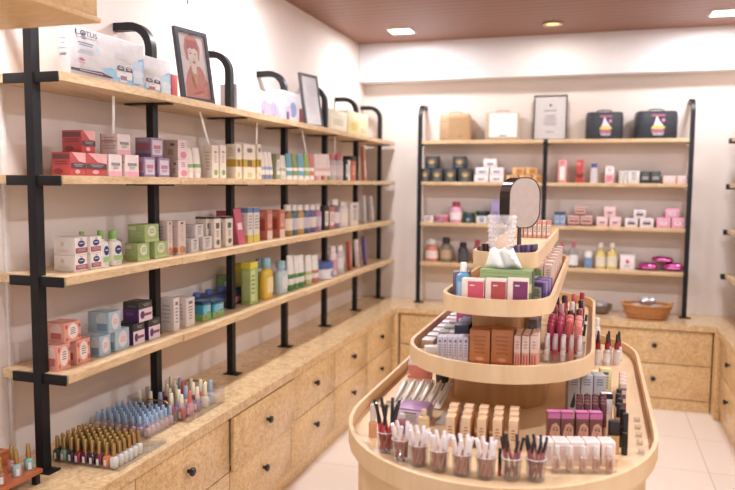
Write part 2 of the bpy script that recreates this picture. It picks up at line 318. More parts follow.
def k_lotus(w, d, h, body):
    b = MB(); b.box(-w/2, w/2, -d/2, d/2, 0, h, mat(body, .35), .0015)
    navy, teal = (56, 50, 80), (110, 180, 214)
    A = [('f', 'p', .38, .02, 1, .70, (120, 176, 210), [(0, .34), (.22, .42), (.34, .3), (.52, .32), (.8, .3), (.86, .9), (1, 1), (1, .1), (.7, 0), (.3, .06), (.16, .22)]),
         ('f', 'p', .52, .18, .98, .62, (170, 196, 212), [(0, .3), (.2, .62), (.5, .5), (.75, .9), (1, 1), (1, .2), (.5, 0)]),
         ('f', 'q', .60, .14, .70, .46, (206, 200, 198)), ('f', 'q', .72, .12, .82, .48, (210, 206, 202)), ('f', 'q', .64, .05, .74, .24, (212, 208, 204)),
         ('f', 'p', .60, .30, .70, .41, (92, 70, 88), [(0, 0), (1, 0), (1, .7), (.75, 1), (.25, 1), (0, .7)]), ('f', 'p', .72, .30, .82, .41, (92, 70, 88), [(0, 0), (1, 0), (1, .7), (.75, 1), (.25, 1), (0, .7)]), ('f', 'q', .645, .10, .735, .19, (150, 100, 112)),
         ('f', 'L', .62, .32, .68, .39, (206, 190, 200), 2), ('f', 'L', .74, .32, .80, .39, (206, 190, 200), 2),
         ('f', 'e', .82, .20, .99, .40, (196, 198, 206)), ('f', 'q', .83, .08, .98, .22, (180, 194, 206)),
         ('f', 'p', 0, .06, .55, .16, (74, 50, 72), [(0, .25), (0, .75), (.7, 1), (1, .3), (.9, .1)]), ('f', 'L', .08, .095, .42, .125, (190, 170, 186), 1),
         ('f', 'T', .055, .835, .125, .935, navy, 'L'), ('f', 'T', .185, .835, .33, .935, navy, 'TUS'), ('f', 'e', .115, .83, .185, .94, navy), ('f', 'e', .130, .85, .170, .92, (196, 190, 190)), ('f', 'p', .128, .83, .172, .92, (90, 90, 130), [(.5, 1), (.9, .35), (.5, .0), (.1, .35)]),
         ('f', 'L', .07, .775, .33, .80, (150, 140, 150), 1),
         ('f', 'L', .075, .60, .28, .69, (110, 116, 150), 2), ('f', 'p', .27, .52, .35, .72, (150, 206, 232), [(0, 1), (.6, .8), (1, .5), (.6, .1), (.3, 0), (.7, .4), (.6, .7)]),
         ('f', 'L', .075, .44, .30, .54, (160, 160, 180), 3), ('f', 'p', .08, .30, .17, .37, (180, 70, 110), [(0, .3), (.25, .7), (.5, 1), (.75, .7), (1, .3), (.5, 0)]), ('f', 'L', .08, .24, .17, .28, (190, 110, 140), 1),
         ('f', 'L', .58, .52, .78, .66, (196, 196, 190), 3), ('lr', 'L', .2, .4, .8, .8, (210, 206, 206), 4)]
    art_on(b, A, w, d, h)
    return b
def k_pillow(w, d, h, body):
    b = MB(); m = mat(body, .22, .35)
    n = 12; vs = []; fs = []
    rr = random.Random(3)
    for s in (0, 1):
        for j in range(n + 1):
            for i in range(n + 1):
                u, v = i / n, j / n; e = (4*u*(1-u)*4*v*(1-v)) ** .22
                z = h/2 + (1 if s else -1) * h/2 * e + (rr.uniform(-.014, 0) * e if s else 0)
                vs.append((-w/2 + u*w, -d/2 + v*d, max(z, 0)))
    o = (n+1)**2
    for s in (0, 1):
        for j in range(n):
            for i in range(n):
                a = s*o + j*(n+1) + i; fs.append((a, a+1, a+n+2, a+n+1))
    b.add(vs, fs, m, False)
    b.add([(-w*.3, -d/2 - .001, h*.35), (w*.3, -d/2 - .001, h*.35), (w*.3, -d*.44, h*.62), (-w*.3, -d*.44, h*.62)], [(0, 1, 2, 3)], mat((226, 150, 200), .3))
    return b
def k_tube(w, d, h, body, cap, band):
    rx, ry = w/2, min(d/2, w*.5)
    c = MB(); c.loft([(0, rx*.86, ry*.86, 2.2), (h*.16, rx*.9, ry*.9, 2.2)], mat(cap, .35), 16)
    b = MB(); b.loft([(h*.16+.001, rx*.94, ry*.94, 2.2), (h*.22, rx, ry, 2.2), (h*.6, rx, ry*.75, 2.3), (h*.93, rx*.98, ry*.42, 2.6), (h, rx*.96, ry*.3, 2.8)], mat(body, .35), 16)
    l = MB(); l.loft([(h*.34, rx*1.01, ry*.95, 2.25), (h*.46, rx*1.01, ry*.87, 2.25)], mat(band, .4), 16, caps=(False, False))
    return [('body', b, [('printed_band', l)]), ('cap', c)]
def k_tubecapup(w, d, h, body, cap, band):
    rx, ry = w/2, min(d/2, w*.5)
    b = MB(); b.loft([(0, rx, .004, 4), (h*.1, rx, .006, 3), (h*.5, rx, ry*.8, 2.2), (h*.78, rx*.95, ry*.95, 2)], mat(body, .35), 16)
    c = MB(); c.loft([(h*.78+.001, rx*.85, ry*.85), (h, rx*.82, ry*.82)], mat(cap, .35), 16)
    return [('body', b), ('cap', c)]
def k_bottle(w, d, h, style, body, cap, lab):
    rx, ry = w/2, min(d/2, w*.75); b, c, l = MB(), MB(), MB()
    mb_, mc, ml = mat(body, .32), mat(cap, .35), (WHITE if lab == 'oval' else mat(lab, .45))
    if style == 'lotion':
        b.loft([(0, rx*.95, ry*.95, 3.2), (h*.02, rx, ry, 3.2), (h*.6, rx, ry, 3.2), (h*.68, rx*.9, ry*.9, 2.6), (h*.73, rx*.5, ry*.5, 2), (h*.76, rx*.42, rx*.42, 2)], mb_)
        c.loft([(h*.76+.0005, rx*.5, rx*.5), (h*.985, rx*.47, rx*.47), (h, rx*.42, rx*.42)], mc)
        l.box(-rx*.66, rx*.66, -ry-.0012, -ry+.002, h*.14, h*.52, ml if lab != 'oval' else WHITE)
        if lab == 'oval':
            l = MB(); art_on(l, [('f', 'e', .14, .32, .82, .58, (44, 66, 140)), ('f', 'L', .3, .42, .7, .48, (220, 224, 240), 1), ('f', 'q', .06, .14, .94, .29, (150, 200, 120)), ('f', 'L', .2, .04, .8, .12, (190, 190, 190), 2)], w*.86, ry*2+.001, h)
    elif style == 'talc':
        b.loft([(0, rx*.95, ry*.95, 2.3), (h*.03, rx, ry, 2.3), (h*.62, rx, ry, 2.3), (h*.74, rx*.72, ry*.72, 2.1), (h*.76, rx*.6, ry*.6, 2)], mb_)
        c.loft([(h*.76+.0005, rx*.7, ry*.7), (h*.97, rx*.66, ry*.66), (h, rx*.5, ry*.5)], mc)
        l.loft([(h*.15, rx*1.02, ry*1.02, 2.3), (h*.5, rx*1.02, ry*1.02, 2.3)], ml, caps=(False, False))
    elif style in ('clear', 'oil'):
        b.loft([(0, rx*.95, ry*.95, 2.6), (h*.03, rx, ry, 2.6), (h*.62, rx, ry, 2.6), (h*.76, rx*.4, ry*.4, 2), (h*.82, rx*.36, ry*.36, 2)], clear((240, 243, 246), .12) if style == 'clear' else mat((222, 196, 90), .2))
        c.loft([(h*.82+.0005, rx*.46, rx*.46), (h, rx*.44, rx*.44)], mc)
        l.loft([(h*.1, rx*1.02, ry*1.02, 2.6), (h*(.5 if style == 'clear' else .48), rx*1.02, ry*1.02, 2.6)], mat(body, .4) if style == 'oil' else ml, caps=(False, False))
        if style == 'oil':
            b.loft([(h*.6, rx*1.01, ry*1.01, 2.6), (h*.74, rx*.46, ry*.46, 2)], mat(lab, .25), caps=(False, False))
    else:
        b.loft([(0, rx*.95, ry*.95), (h*.02, rx, ry), (h*.72, rx, ry), (h*.79, rx*.7, ry*.7), (h*.8, rx*.5, ry*.5)], mb_)
        c.loft([(h*.8+.0005, rx*.72, ry*.72), (h*.99, rx*.68, ry*.68), (h, rx*.6, ry*.6)], mc)
        l.loft([(h*.18, rx*1.015, ry*1.015), (h*.56, rx*1.015, ry*1.015)], ml, caps=(False, False))
    return [('body', b, [('label', l)]), ('cap', c)]
def k_jar(w, d, h, body, lid):
    r = w/2; b, c, l = MB(), MB(), MB()
    b.loft([(0, r*.88, r*.88), (h*.05, r*.95, r*.95), (h*.55, r*.95, r*.95), (h*.62, r*.88, r*.88)], mat(body, .35), 24)
    c.loft([(h*.62+.0005, r, r), (h*.95, r, r), (h, r*.93, r*.93)], mat(lid, .35), 24)
    art_on(l, [('f', 'e', .34, .12, .66, .5, (70, 96, 180)), ('f', 'L', .36, .2, .64, .4, (210, 215, 235), 2)], w, w*.955, h)
    return [('body', b, [('label', l)]), ('lid', c)]
k_jarlabel = k_jar
def k_tubetray(w, d, h, body, top, cap):
    b = MB(); b.box(-w/2, w/2, -d/2, d/2, 0, h*.80, mat(body, .4), .002)
    art_on(b, [('f', 'q', 0, .9, 1, 1, top), ('lr', 'q', 0, .9, 1, 1, top), ('f', 'e', .3, .25, .42, .6, (140, 150, 210)), ('f', 'L', .5, .3, .8, .6, (120, 130, 190), 3), ('f', 'e', .82, .1, .97, .5, (210, 120, 110)), ('f', 'q', .02, .15, .2, .7, (76, 84, 160)), ('r', 'q', .1, .15, .9, .8, (226, 200, 190))], w, d, h*.8)
    parts = [('box', b)]
    for i in range(4):
        c = MB(); x = -w*.30 + i*w*.235
        c.loft([(h*.80+.0005, .022, .018, 2, x), (h*.97, .020, .016, 2, x), (h, .013, .011, 2, x)], mat(cap, .3), 16)
        parts.append(('tube_cap', c))
    return parts

def product(it):
    name, kind, loc, rz, dims, spec, label, cat, group, tilt = it
    key = (kind, dims, spec)
    if key not in _cache:
        r = globals()['k_' + kind](*dims, *spec)
        if isinstance(r, MB): r = r.mesh(name)
        else: r = [(p[0], p[1].mesh(p[0]), [(q[0], q[1].mesh(q[0])) for q in (p[2] if len(p) > 2 else [])]) for p in r]
        _cache[key] = r
    r = _cache[key]
    rot = (0, 0, math.radians(rz)) if not tilt else (0, math.radians(tilt), math.radians(rz))
    if not isinstance(r, list):
        o = obj(name, r, None, loc, rot); tag(o, label, cat, group)
    else:
        o = thing(name, label, cat, loc, rot, group)
        for n, me, subs in r:
            p = obj(n, me, o)
            for sn, sm in subs: obj(sn, sm, p)
    if tilt:   # a leaning pack pivots on its lower edge and rests against the next thing
        o.rotation_euler = (0, 0, math.radians(rz))
        bpy.context.view_layer.update()
        off = dims[0]/2
        R = Matrix.Rotation(math.radians(rz), 4, 'Z')
        T = Matrix.Translation(Vector(loc)) @ R @ Matrix.Translation((-off, 0, 0)) @ Matrix.Rotation(math.radians(tilt), 4, 'Y') @ Matrix.Translation((off, 0, 0))
        o.matrix_world = T
    return o

ITEMS = [
('carton', 'carton', (-1.8505, 2.2125, 1.7286), 90, (0.081, 0.081, 0.084), ((212, 62, 66), 'red'), 'red cream carton nearest the end post in the red pair', 'carton', 'red jar cartons', 0),
('carton', 'carton', (-1.855, 2.315, 1.7286), 90, (0.12, 0.09, 0.084), ((212, 62, 66), 'red'), 'red cream carton between the end red one and the white cartons', 'carton', 'red jar cartons', 0),
('carton', 'carton', (-1.8535, 2.2725, 1.8136), 90, (0.075, 0.087, 0.082), ((212, 62, 66), 'red'), 'red cream carton sitting on top of the two red ones', 'carton', 'red jar cartons', 0),
('carton', 'carton', (-1.855, 2.43, 1.7286), 90, (0.08, 0.09, 0.086), ((232, 214, 212), 'whitepink'), 'white pink-footed carton standing right beside the red cartons', 'carton', 'white and pink jar cartons', 0),
('carton', 'carton', (-1.855, 2.5365, 1.7286), 90, (0.089, 0.09, 0.088), ((232, 214, 212), 'whitepink'), 'white pink-footed carton standing next to the purple cartons', 'carton', 'white and pink jar cartons', 0),
('carton', 'carton', (-1.8505, 2.487, 1.8156), 90, (0.084, 0.081, 0.081), ((232, 214, 212), 'whitepink'), 'white pink-footed carton stacked above the two white ones', 'carton', 'white and pink jar cartons', 0),
('carton', 'carton', (-1.855, 2.6595, 1.7286), 90, (0.079, 0.09, 0.083), ((150, 124, 160), 'purple'), 'mauve carton under the top one, touching the white cartons', 'carton', 'purple jar cartons', 0),
('carton', 'carton', (-1.855, 2.767, 1.7286), 90, (0.084, 0.09, 0.083), ((150, 124, 160), 'purple'), 'mauve carton under the top one, touching the beige cartons', 'carton', 'purple jar cartons', 0),
('carton', 'carton', (-1.8495, 2.7145, 1.8126), 90, (0.087, 0.079, 0.083), ((150, 124, 160), 'purple'), 'mauve carton stacked above two others before the second post', 'carton', 'purple jar cartons', 0),
('carton', 'carton', (-1.833, 2.9175, 1.7286), 90, (0.079, 0.046, 0.081), ((196, 164, 154), 'beigepink'), 'lower of two stacked beige cartons with pink fronts', 'carton', 'beige and pink cartons', 0),
('carton', 'carton', (-1.849, 2.9145, 1.8106), 90, (0.075, 0.078, 0.087), ((196, 164, 154), 'beigepink'), 'upper of two stacked beige cartons with pink fronts', 'carton', 'beige and pink cartons', 0),
('cosmetic_tube', 'tube', (-1.8375, 2.997, 1.7286), 90, (0.066, 0.055, 0.137), ((232, 222, 212), (236, 230, 224), (120, 170, 90)), 'white round-topped tube, first after the beige cartons on the second shelf', 'tube', 'white tubes with green marks', 0),
('cosmetic_tube', 'tube', (-1.8375, 3.0665, 1.7286), 90, (0.063, 0.055, 0.141), ((232, 222, 212), (236, 230, 224), (120, 170, 90)), 'white round-topped tube, second after the beige cartons on the second shelf', 'tube', 'white tubes with green marks', 0),
('carton', 'carton', (-1.835, 3.2155, 1.7286), 90, (0.063, 0.05, 0.162), ((238, 226, 214), 'whitegreen'), 'tall white carton with a green corner, first before the third post', 'carton', 'tall white cartons second shelf', 0),
('carton', 'carton', (-1.835, 3.294, 1.7286), 90, (0.06, 0.05, 0.167), ((238, 226, 214), 'whitegreen'), 'tall white carton with a green corner, second before the third post', 'carton', 'tall white cartons second shelf', 0),
('carton', 'carton', (-1.84, 3.4615, 1.7286), 90, (0.065, 0.06, 0.18), ((240, 228, 205), 'goldband'), 'ivory carton with gold band, first past the third post', 'carton', 'gold-banded ivory cartons', 0),
('carton', 'carton', (-1.84, 3.588, 1.7286), 90, (0.138, 0.06, 0.185), ((240, 228, 205), 'goldband'), 'ivory carton with gold band, second past the third post', 'carton', 'gold-banded ivory cartons', 0),
('carton', 'carton', (-1.84, 3.708, 1.7286), 90, (0.052, 0.06, 0.194), ((240, 228, 205), 'goldband'), 'ivory carton with gold band, third past the third post', 'carton', 'gold-banded ivory cartons', 0),
('cosmetic_tube', 'tube', (-1.8375, 3.7755, 1.7286), 90, (0.047, 0.055, 0.153), ((236, 228, 222), (120, 140, 180), (150, 170, 210)), 'white tube with blue cap, first after the gold-banded cartons', 'tube', 'white tubes with blue caps', 0),
('cosmetic_tube', 'tube', (-1.8375, 3.829, 1.7286), 90, (0.048, 0.055, 0.155), ((236, 228, 222), (120, 140, 180), (150, 170, 210)), 'white tube with blue cap, second after the gold-banded cartons', 'tube', 'white tubes with blue caps', 0),
('cosmetic_tube', 'tube', (-1.8375, 3.8835, 1.7286), 90, (0.051, 0.055, 0.157), ((236, 228, 222), (120, 140, 180), (150, 170, 210)), 'white tube with blue cap, third after the gold-banded cartons', 'tube', 'white tubes with blue caps', 0),
('carton', 'carton', (-1.84, 3.9595, 1.7286), 90, (0.049, 0.06, 0.149), ((150, 150, 110), 'plainlabel'), 'olive green carton just before the fourth post', 'carton', None, 0),
('cosmetic_tube', 'tube', (-1.835, 4.0575, 1.7286), 90, (0.089, 0.05, 0.146), ((226, 222, 208), (200, 205, 190), (160, 180, 140)), 'pale tube leaning behind the fourth post, second shelf', 'tube', None, 0),
('cosmetic_tube', 'tube', (-1.835, 4.1565, 1.7286), 90, (0.077, 0.05, 0.159), ((90, 170, 205), (235, 232, 225), (240, 238, 230)), 'sky blue squeeze tube with white cap, first past the fourth post', 'tube', 'bright squeeze tubes', 0),
('cosmetic_tube', 'tube', (-1.835, 4.2415, 1.7286), 90, (0.067, 0.05, 0.163), ((150, 160, 70), (235, 232, 225), (240, 238, 230)), 'olive squeeze tube with white cap, second past the fourth post', 'tube', 'bright squeeze tubes', 0),
('cosmetic_tube', 'tube', (-1.835, 4.346, 1.7286), 90, (0.092, 0.05, 0.166), ((100, 180, 215), (235, 232, 225), (240, 238, 230)), 'bright blue squeeze tube with white cap, third past the fourth post', 'tube', 'bright squeeze tubes', 0),
('cosmetic_tube', 'tube', (-1.835, 4.4455, 1.7286), 90, (0.073, 0.05, 0.171), ((150, 190, 80), (235, 232, 225), (240, 238, 230)), 'lime green squeeze tube with white cap, fourth past the fourth post', 'tube', 'bright squeeze tubes', 0),
('cosmetic_tube', 'tube', (-1.835, 4.5305, 1.7286), 90, (0.075, 0.05, 0.174), ((230, 120, 120), (235, 232, 225), (240, 238, 230)), 'coral pink squeeze tube with white cap, fifth past the fourth post', 'tube', 'bright squeeze tubes', 0),
('cosmetic_tube', 'tube', (-1.8325, 4.606, 1.7286), 90, (0.052, 0.045, 0.175), ((236, 218, 216), (230, 120, 150), (230, 180, 180)), 'pinkish white slim tube, first after the coral pink one', 'tube', 'pinkish slim tubes', 0),
('cosmetic_tube', 'tube', (-1.8325, 4.6615, 1.7286), 90, (0.053, 0.045, 0.178), ((236, 218, 216), (220, 190, 190), (230, 180, 180)), 'pinkish white slim tube, second after the coral pink one', 'tube', 'pinkish slim tubes', 0),
('cosmetic_tube', 'tube', (-1.8325, 4.7195, 1.7286), 90, (0.055, 0.045, 0.18), ((236, 218, 216), (190, 60, 60), (230, 180, 180)), 'pinkish white slim tube, third after the coral pink one', 'tube', 'pinkish slim tubes', 0),
('cosmetic_tube', 'tube', (-1.8325, 4.778, 1.7286), 90, (0.056, 0.045, 0.182), ((236, 218, 216), (220, 160, 170), (230, 180, 180)), 'pinkish white slim tube, fourth after the coral pink one', 'tube', 'pinkish slim tubes', 0),
('cosmetic_tube', 'tube', (-1.8325, 4.8385, 1.7286), 90, (0.057, 0.045, 0.185), ((236, 218, 216), (100, 170, 60), (230, 180, 180)), 'pinkish white slim tube, fifth after the coral pink one', 'tube', 'pinkish slim tubes', 0),
('bottle', 'bottle', (-1.845, 4.9495, 1.7286), 90, (0.121, 0.07, 0.191), ('round', (190, 170, 175), (214, 90, 110), (205, 190, 195)), 'grey-mauve bottle with rosy cap, first past the fifth post', 'bottle', 'mauve bottles with rosy caps', 0),
('bottle', 'bottle', (-1.845, 5.0965, 1.7286), 90, (0.129, 0.07, 0.197), ('round', (190, 170, 175), (214, 90, 110), (205, 190, 195)), 'grey-mauve bottle with rosy cap, second past the fifth post', 'bottle', 'mauve bottles with rosy caps', 0),
('carton', 'carton', (-1.835, 5.2045, 1.7286), 90, (0.051, 0.05, 0.155), ((40, 70, 56), 'plainlabel'), 'thin dark green carton past the rosy-capped bottles', 'carton', None, 0),
('carton', 'carton', (-1.835, 5.2625, 1.7286), 90, (0.047, 0.05, 0.157), ((236, 232, 222), 'plainlabel'), 'thin white carton between dark green and orange-red ones', 'carton', None, 0),
('carton', 'carton', (-1.845, 5.364, 1.7286), 90, (0.118, 0.07, 0.19), ((204, 92, 60), 'darktop'), 'orange-red carton with a dark top at the sixth post', 'carton', None, 0),
('pouch', 'slab', (-1.825, 5.6815, 1.7286), 90, (0.035, 0.03, 0.277), ((216, 110, 80), (238, 225, 215)), 'orange booklet-like pack leaning at the far end of second shelf', 'pack', None, -12),
('carton', 'carton', (-1.8565, 2.2165, 1.3766), 90, (0.067, 0.093, 0.059), ((244, 236, 230), 'ovalbox'), 'white blue-oval carton, bottom of the stack nearest the end post', 'carton', 'white cleanser cartons with blue ovals', 0),
('carton', 'carton', (-1.8575, 2.2185, 1.4366), 90, (0.067, 0.095, 0.065), ((244, 236, 230), 'ovalbox'), 'white blue-oval carton, top of the stack nearest the end post', 'carton', 'white cleanser cartons with blue ovals', 0),
('carton', 'carton', (-1.87, 2.3015, 1.3766), 90, (0.063, 0.12, 0.059), ((244, 236, 230), 'ovalbox'), 'white blue-oval carton, bottom of the stack beside the bottles', 'carton', 'white cleanser cartons with blue ovals', 0),
('carton', 'carton', (-1.87, 2.302, 1.4366), 90, (0.066, 0.12, 0.063), ((244, 236, 230), 'ovalbox'), 'white blue-oval carton, top of the stack beside the bottles', 'carton', 'white cleanser cartons with blue ovals', 0),
('bottle', 'bottle', (-1.98, 2.431, 1.3766), 90, (0.042, 0.05, 0.129), ('lotion', (240, 240, 236), (120, 190, 60), 'oval'), 'white lotion bottle with green cap hidden behind the stacked cartons', 'bottle', 'lotion bottles with green caps', 0),
('bottle', 'bottle', (-1.8275, 2.3505, 1.3766), 90, (0.049, 0.055, 0.143), ('lotion', (240, 240, 236), (120, 190, 60), 'oval'), 'white lotion bottle with green cap beside the blue-oval cartons', 'bottle', 'lotion bottles with green caps', 0),
('bottle', 'bottle', (-1.8375, 2.4365, 1.3766), 90, (0.067, 0.055, 0.136), ('lotion', (240, 240, 236), (120, 190, 60), 'oval'), 'white lotion bottle with green cap beside the green cartons', 'bottle', 'lotion bottles with green caps', 0),
('carton', 'carton', (-1.841, 2.605, 1.3766), 90, (0.082, 0.062, 0.074), ((160, 188, 112), 'green'), 'light green carton, lower one on the side of the lotion bottles', 'carton', 'light green cartons', 0),
('carton', 'carton', (-1.865, 2.733, 1.3766), 90, (0.094, 0.11, 0.073), ((160, 188, 112), 'green'), 'light green carton, lower one on the side of the second post', 'carton', 'light green cartons', 0),
('carton', 'carton', (-1.852, 2.6665, 1.4516), 90, (0.103, 0.084, 0.075), ((160, 188, 112), 'green'), 'light green carton lying on top of the two green ones', 'carton', 'light green cartons', 0),
('carton', 'carton', (-1.8425, 2.804, 1.3766), 90, (0.04, 0.065, 0.157), ((222, 200, 192), 'orangefoot'), 'tall white carton with orange dot at foot, first past second post', 'carton', 'white cartons with orange dots', 0),
('carton', 'carton', (-1.8425, 2.902, 1.3766), 90, (0.064, 0.065, 0.153), ((222, 200, 192), 'orangefoot'), 'tall white carton with orange dot at foot, second past second post', 'carton', 'white cartons with orange dots', 0),
('carton', 'carton', (-1.8475, 3.0155, 1.3766), 90, (0.067, 0.075, 0.065), ((216, 208, 210), 'lines'), 'small pale carton under the top one, near the orange-dot cartons', 'carton', 'small white serum cartons', 0),
('carton', 'carton', (-1.8475, 3.1295, 1.3766), 90, (0.087, 0.075, 0.067), ((216, 208, 210), 'lines'), 'small pale carton under the top one, near the tall trio', 'carton', 'small white serum cartons', 0),
('carton', 'carton', (-1.855, 3.0555, 1.4426), 90, (0.073, 0.09, 0.063), ((216, 208, 210), 'lines'), 'small pale carton stacked above the two pale ones', 'carton', 'small white serum cartons', 0),
('carton', 'carton', (-1.87, 3.191, 1.3766), 90, (0.04, 0.06, 0.16), ((232, 220, 208), 'whitegreen2'), 'tall ivory carton with black top, first of three before third post', 'carton', 'tall ivory cartons', 0),
('carton', 'carton', (-1.84, 3.23, 1.3766), 90, (0.066, 0.06, 0.16), ((232, 220, 208), 'whitegreen2'), 'tall ivory carton with black top, second of three before third post', 'carton', 'tall ivory cartons', 0),
('carton', 'carton', (-1.84, 3.353, 1.3766), 90, (0.076, 0.06, 0.155), ((232, 220, 208), 'whitegreen2'), 'tall ivory carton with black top, third of three before third post', 'carton', 'tall ivory cartons', 0),
('carton', 'carton', (-1.96, 3.5695, 1.3766), 90, (0.069, 0.06, 0.176), ((214, 90, 120), 'plainlabel'), 'deep pink carton half hidden behind the tall ivory trio', 'carton', None, 0),
('carton', 'wedge', (-1.85, 3.498, 1.3766), 90, (0.082, 0.08, 0.191), ((220, 88, 120), (240, 225, 225)), 'pink wedge-shaped carton just past the third post', 'carton', None, 0),
('carton', 'carton', (-1.85, 3.5925, 1.3766), 90, (0.061, 0.08, 0.193), ((226, 220, 216), 'yellowfoot'), 'white carton with blue top and yellow foot, first of the pair', 'carton', 'white and yellow cartons', 0),
('carton', 'carton', (-1.85, 3.6705, 1.3766), 90, (0.071, 0.08, 0.191), ((226, 220, 216), 'yellowfoot'), 'white carton with blue top and yellow foot, second of the pair', 'carton', 'white and yellow cartons', 0),
('carton', 'carton', (-1.86, 3.843, 1.3766), 90, (0.068, 0.1, 0.174), ((214, 112, 86), 'orange'), 'salmon orange carton, first of two before the fourth post', 'carton', 'salmon cartons', 0),
('carton', 'carton', (-1.86, 4.02, 1.3766), 90, (0.074, 0.1, 0.169), ((214, 112, 86), 'orange'), 'salmon orange carton, second of two before the fourth post', 'carton', 'salmon cartons', 0),
('bottle', 'bottle', (-1.84, 4.157, 1.3766), 90, (0.096, 0.06, 0.195), ('round', (170, 110, 50), (225, 220, 215), (230, 220, 200)), 'amber shampoo bottle with pale cap in the row past fourth post', 'bottle', 'shampoo bottles', 0),
('bottle', 'bottle', (-1.84, 4.248, 1.3766), 90, (0.074, 0.06, 0.193), ('round', (40, 110, 130), (225, 220, 215), (200, 190, 215)), 'teal shampoo bottle with pale cap in the row past fourth post', 'bottle', 'shampoo bottles', 0),
('bottle', 'bottle', (-1.84, 4.345, 1.3766), 90, (0.106, 0.06, 0.191), ('round', (200, 140, 50), (225, 220, 215), (230, 220, 200)), 'honey gold shampoo bottle with pale cap in the row past fourth post', 'bottle', 'shampoo bottles', 0),
('bottle', 'bottle', (-1.84, 4.458, 1.3766), 90, (0.102, 0.06, 0.188), ('round', (60, 100, 150), (225, 220, 215), (200, 190, 215)), 'deep blue shampoo bottle with pale cap in the row past fourth post', 'bottle', 'shampoo bottles', 0),
('bottle', 'bottle', (-1.84, 4.562, 1.3766), 90, (0.092, 0.06, 0.185), ('round', (120, 80, 160), (225, 220, 215), (230, 220, 200)), 'violet shampoo bottle with pale cap in the row past fourth post', 'bottle', 'shampoo bottles', 0),
('bottle', 'bottle', (-1.84, 4.661, 1.3766), 90, (0.084, 0.06, 0.182), ('round', (190, 130, 170), (225, 220, 215), (200, 190, 215)), 'lilac pink shampoo bottle with pale cap in the row past fourth post', 'bottle', 'shampoo bottles', 0),
('carton', 'carton', (-1.84, 4.7775, 1.3766), 90, (0.089, 0.06, 0.172), ((50, 45, 50), 'plainlabel'), 'black slim carton at the fifth post on the third shelf', 'carton', None, 0),
('carton', 'carton', (-1.84, 4.886, 1.3766), 90, (0.104, 0.06, 0.162), ((206, 110, 90), 'plainlabel'), 'rust red carton beside the black slim one', 'carton', None, 0),
('bottle', 'bottle', (-1.845, 5.023, 1.3766), 90, (0.152, 0.07, 0.214), ('round', (130, 110, 140), (230, 226, 226), (225, 215, 225)), 'dusky purple bottle with tall white cap past the fifth post', 'bottle', None, 0),
('bottle', 'bottle', (-1.845, 5.2085, 1.3766), 90, (0.151, 0.07, 0.191), ('round', (230, 220, 215), (220, 210, 205), (235, 225, 215)), 'cream white bottle beside the dusky purple bottle', 'bottle', None, 0),
('carton', 'carton', (-1.845, 5.401, 1.3766), 90, (0.186, 0.07, 0.18), ((228, 216, 212), 'lines'), 'tall white carton in front of the sixth post', 'carton', None, 0),
('pouch', 'slab', (-1.825, 5.6885, 1.3766), 90, (0.035, 0.03, 0.231), ((205, 205, 212), (225, 225, 230)), 'grey-white refill pack leaning first after the sixth post', 'pack', None, -8),
('pouch', 'slab', (-1.825, 5.9015, 1.3766), 90, (0.035, 0.03, 0.228), ((200, 200, 210), (225, 225, 230)), 'grey-white refill pack leaning last on the third shelf', 'pack', None, -14),
('carton', 'carton', (-1.845, 2.113, 1.0296), 90, (0.066, 0.07, 0.093), ((240, 156, 132), 'coral'), 'coral carton, lower one touching the end post', 'carton', 'coral jar cartons', 0),
('carton', 'carton', (-1.86, 2.2175, 1.0296), 90, (0.073, 0.1, 0.091), ((240, 156, 132), 'coral'), 'coral carton, lower one touching the light blue cartons', 'carton', 'coral jar cartons', 0),
('carton', 'carton', (-1.856, 2.162, 1.1236), 90, (0.086, 0.092, 0.072), ((240, 156, 132), 'coral'), 'coral carton resting on top of two coral ones', 'carton', 'coral jar cartons', 0),
('carton', 'carton', (-1.844, 2.3425, 1.0296), 90, (0.067, 0.068, 0.08), ((160, 190, 206), 'blue'), 'light blue carton, lower one touching the coral cartons', 'carton', 'light blue jar cartons', 0),
('carton', 'carton', (-1.86, 2.45, 1.0296), 90, (0.09, 0.1, 0.085), ((160, 190, 206), 'blue'), 'light blue carton, lower one touching the dark purple cartons', 'carton', 'light blue jar cartons', 0),
('carton', 'carton', (-1.8595, 2.4045, 1.1106), 90, (0.075, 0.099, 0.083), ((160, 190, 206), 'blue'), 'light blue carton resting on top of two light blue ones', 'carton', 'light blue jar cartons', 0),
('carton', 'carton', (-1.86, 2.561, 1.0296), 90, (0.078, 0.1, 0.088), ((58, 58, 58), 'blackpurple'), 'black and purple carton, lower one touching the light blue cartons', 'carton', 'black and purple cartons', 0),
('carton', 'carton', (-1.86, 2.6725, 1.0296), 90, (0.083, 0.1, 0.089), ((58, 58, 58), 'blackpurple'), 'black and purple carton, lower one touching the second post', 'carton', 'black and purple cartons', 0),
('carton', 'carton', (-1.849, 2.6105, 1.1186), 90, (0.095, 0.078, 0.084), ((58, 58, 58), 'blackpurple'), 'black and purple carton stacked above two others', 'carton', 'black and purple cartons', 0),
('carton', 'carton', (-1.955, 2.919, 1.0296), 90, (0.046, 0.07, 0.129), ((226, 214, 214), 'lines'), 'white tall carton hidden behind the front two past second post', 'carton', 'white hair oil cartons', 0),
('carton', 'carton', (-1.85, 2.849, 1.0296), 90, (0.048, 0.08, 0.151), ((228, 214, 210), 'lines'), 'white tall carton, front one closer to the second post', 'carton', 'white hair oil cartons', 0),
('carton', 'carton', (-1.85, 2.9675, 1.0296), 90, (0.075, 0.08, 0.135), ((228, 214, 210), 'lines'), 'white tall carton, front one beside the turquoise packs', 'carton', 'white hair oil cartons', 0),
('display_tray', 'tubetray', (-1.9375, 3.3895, 1.0296), 90, (0.523, 0.085, 0.115), ((56, 60, 130), (35, 38, 60), (60, 110, 200)), 'long navy display box holding a row of blue-capped tubes', 'display box', None, 0),
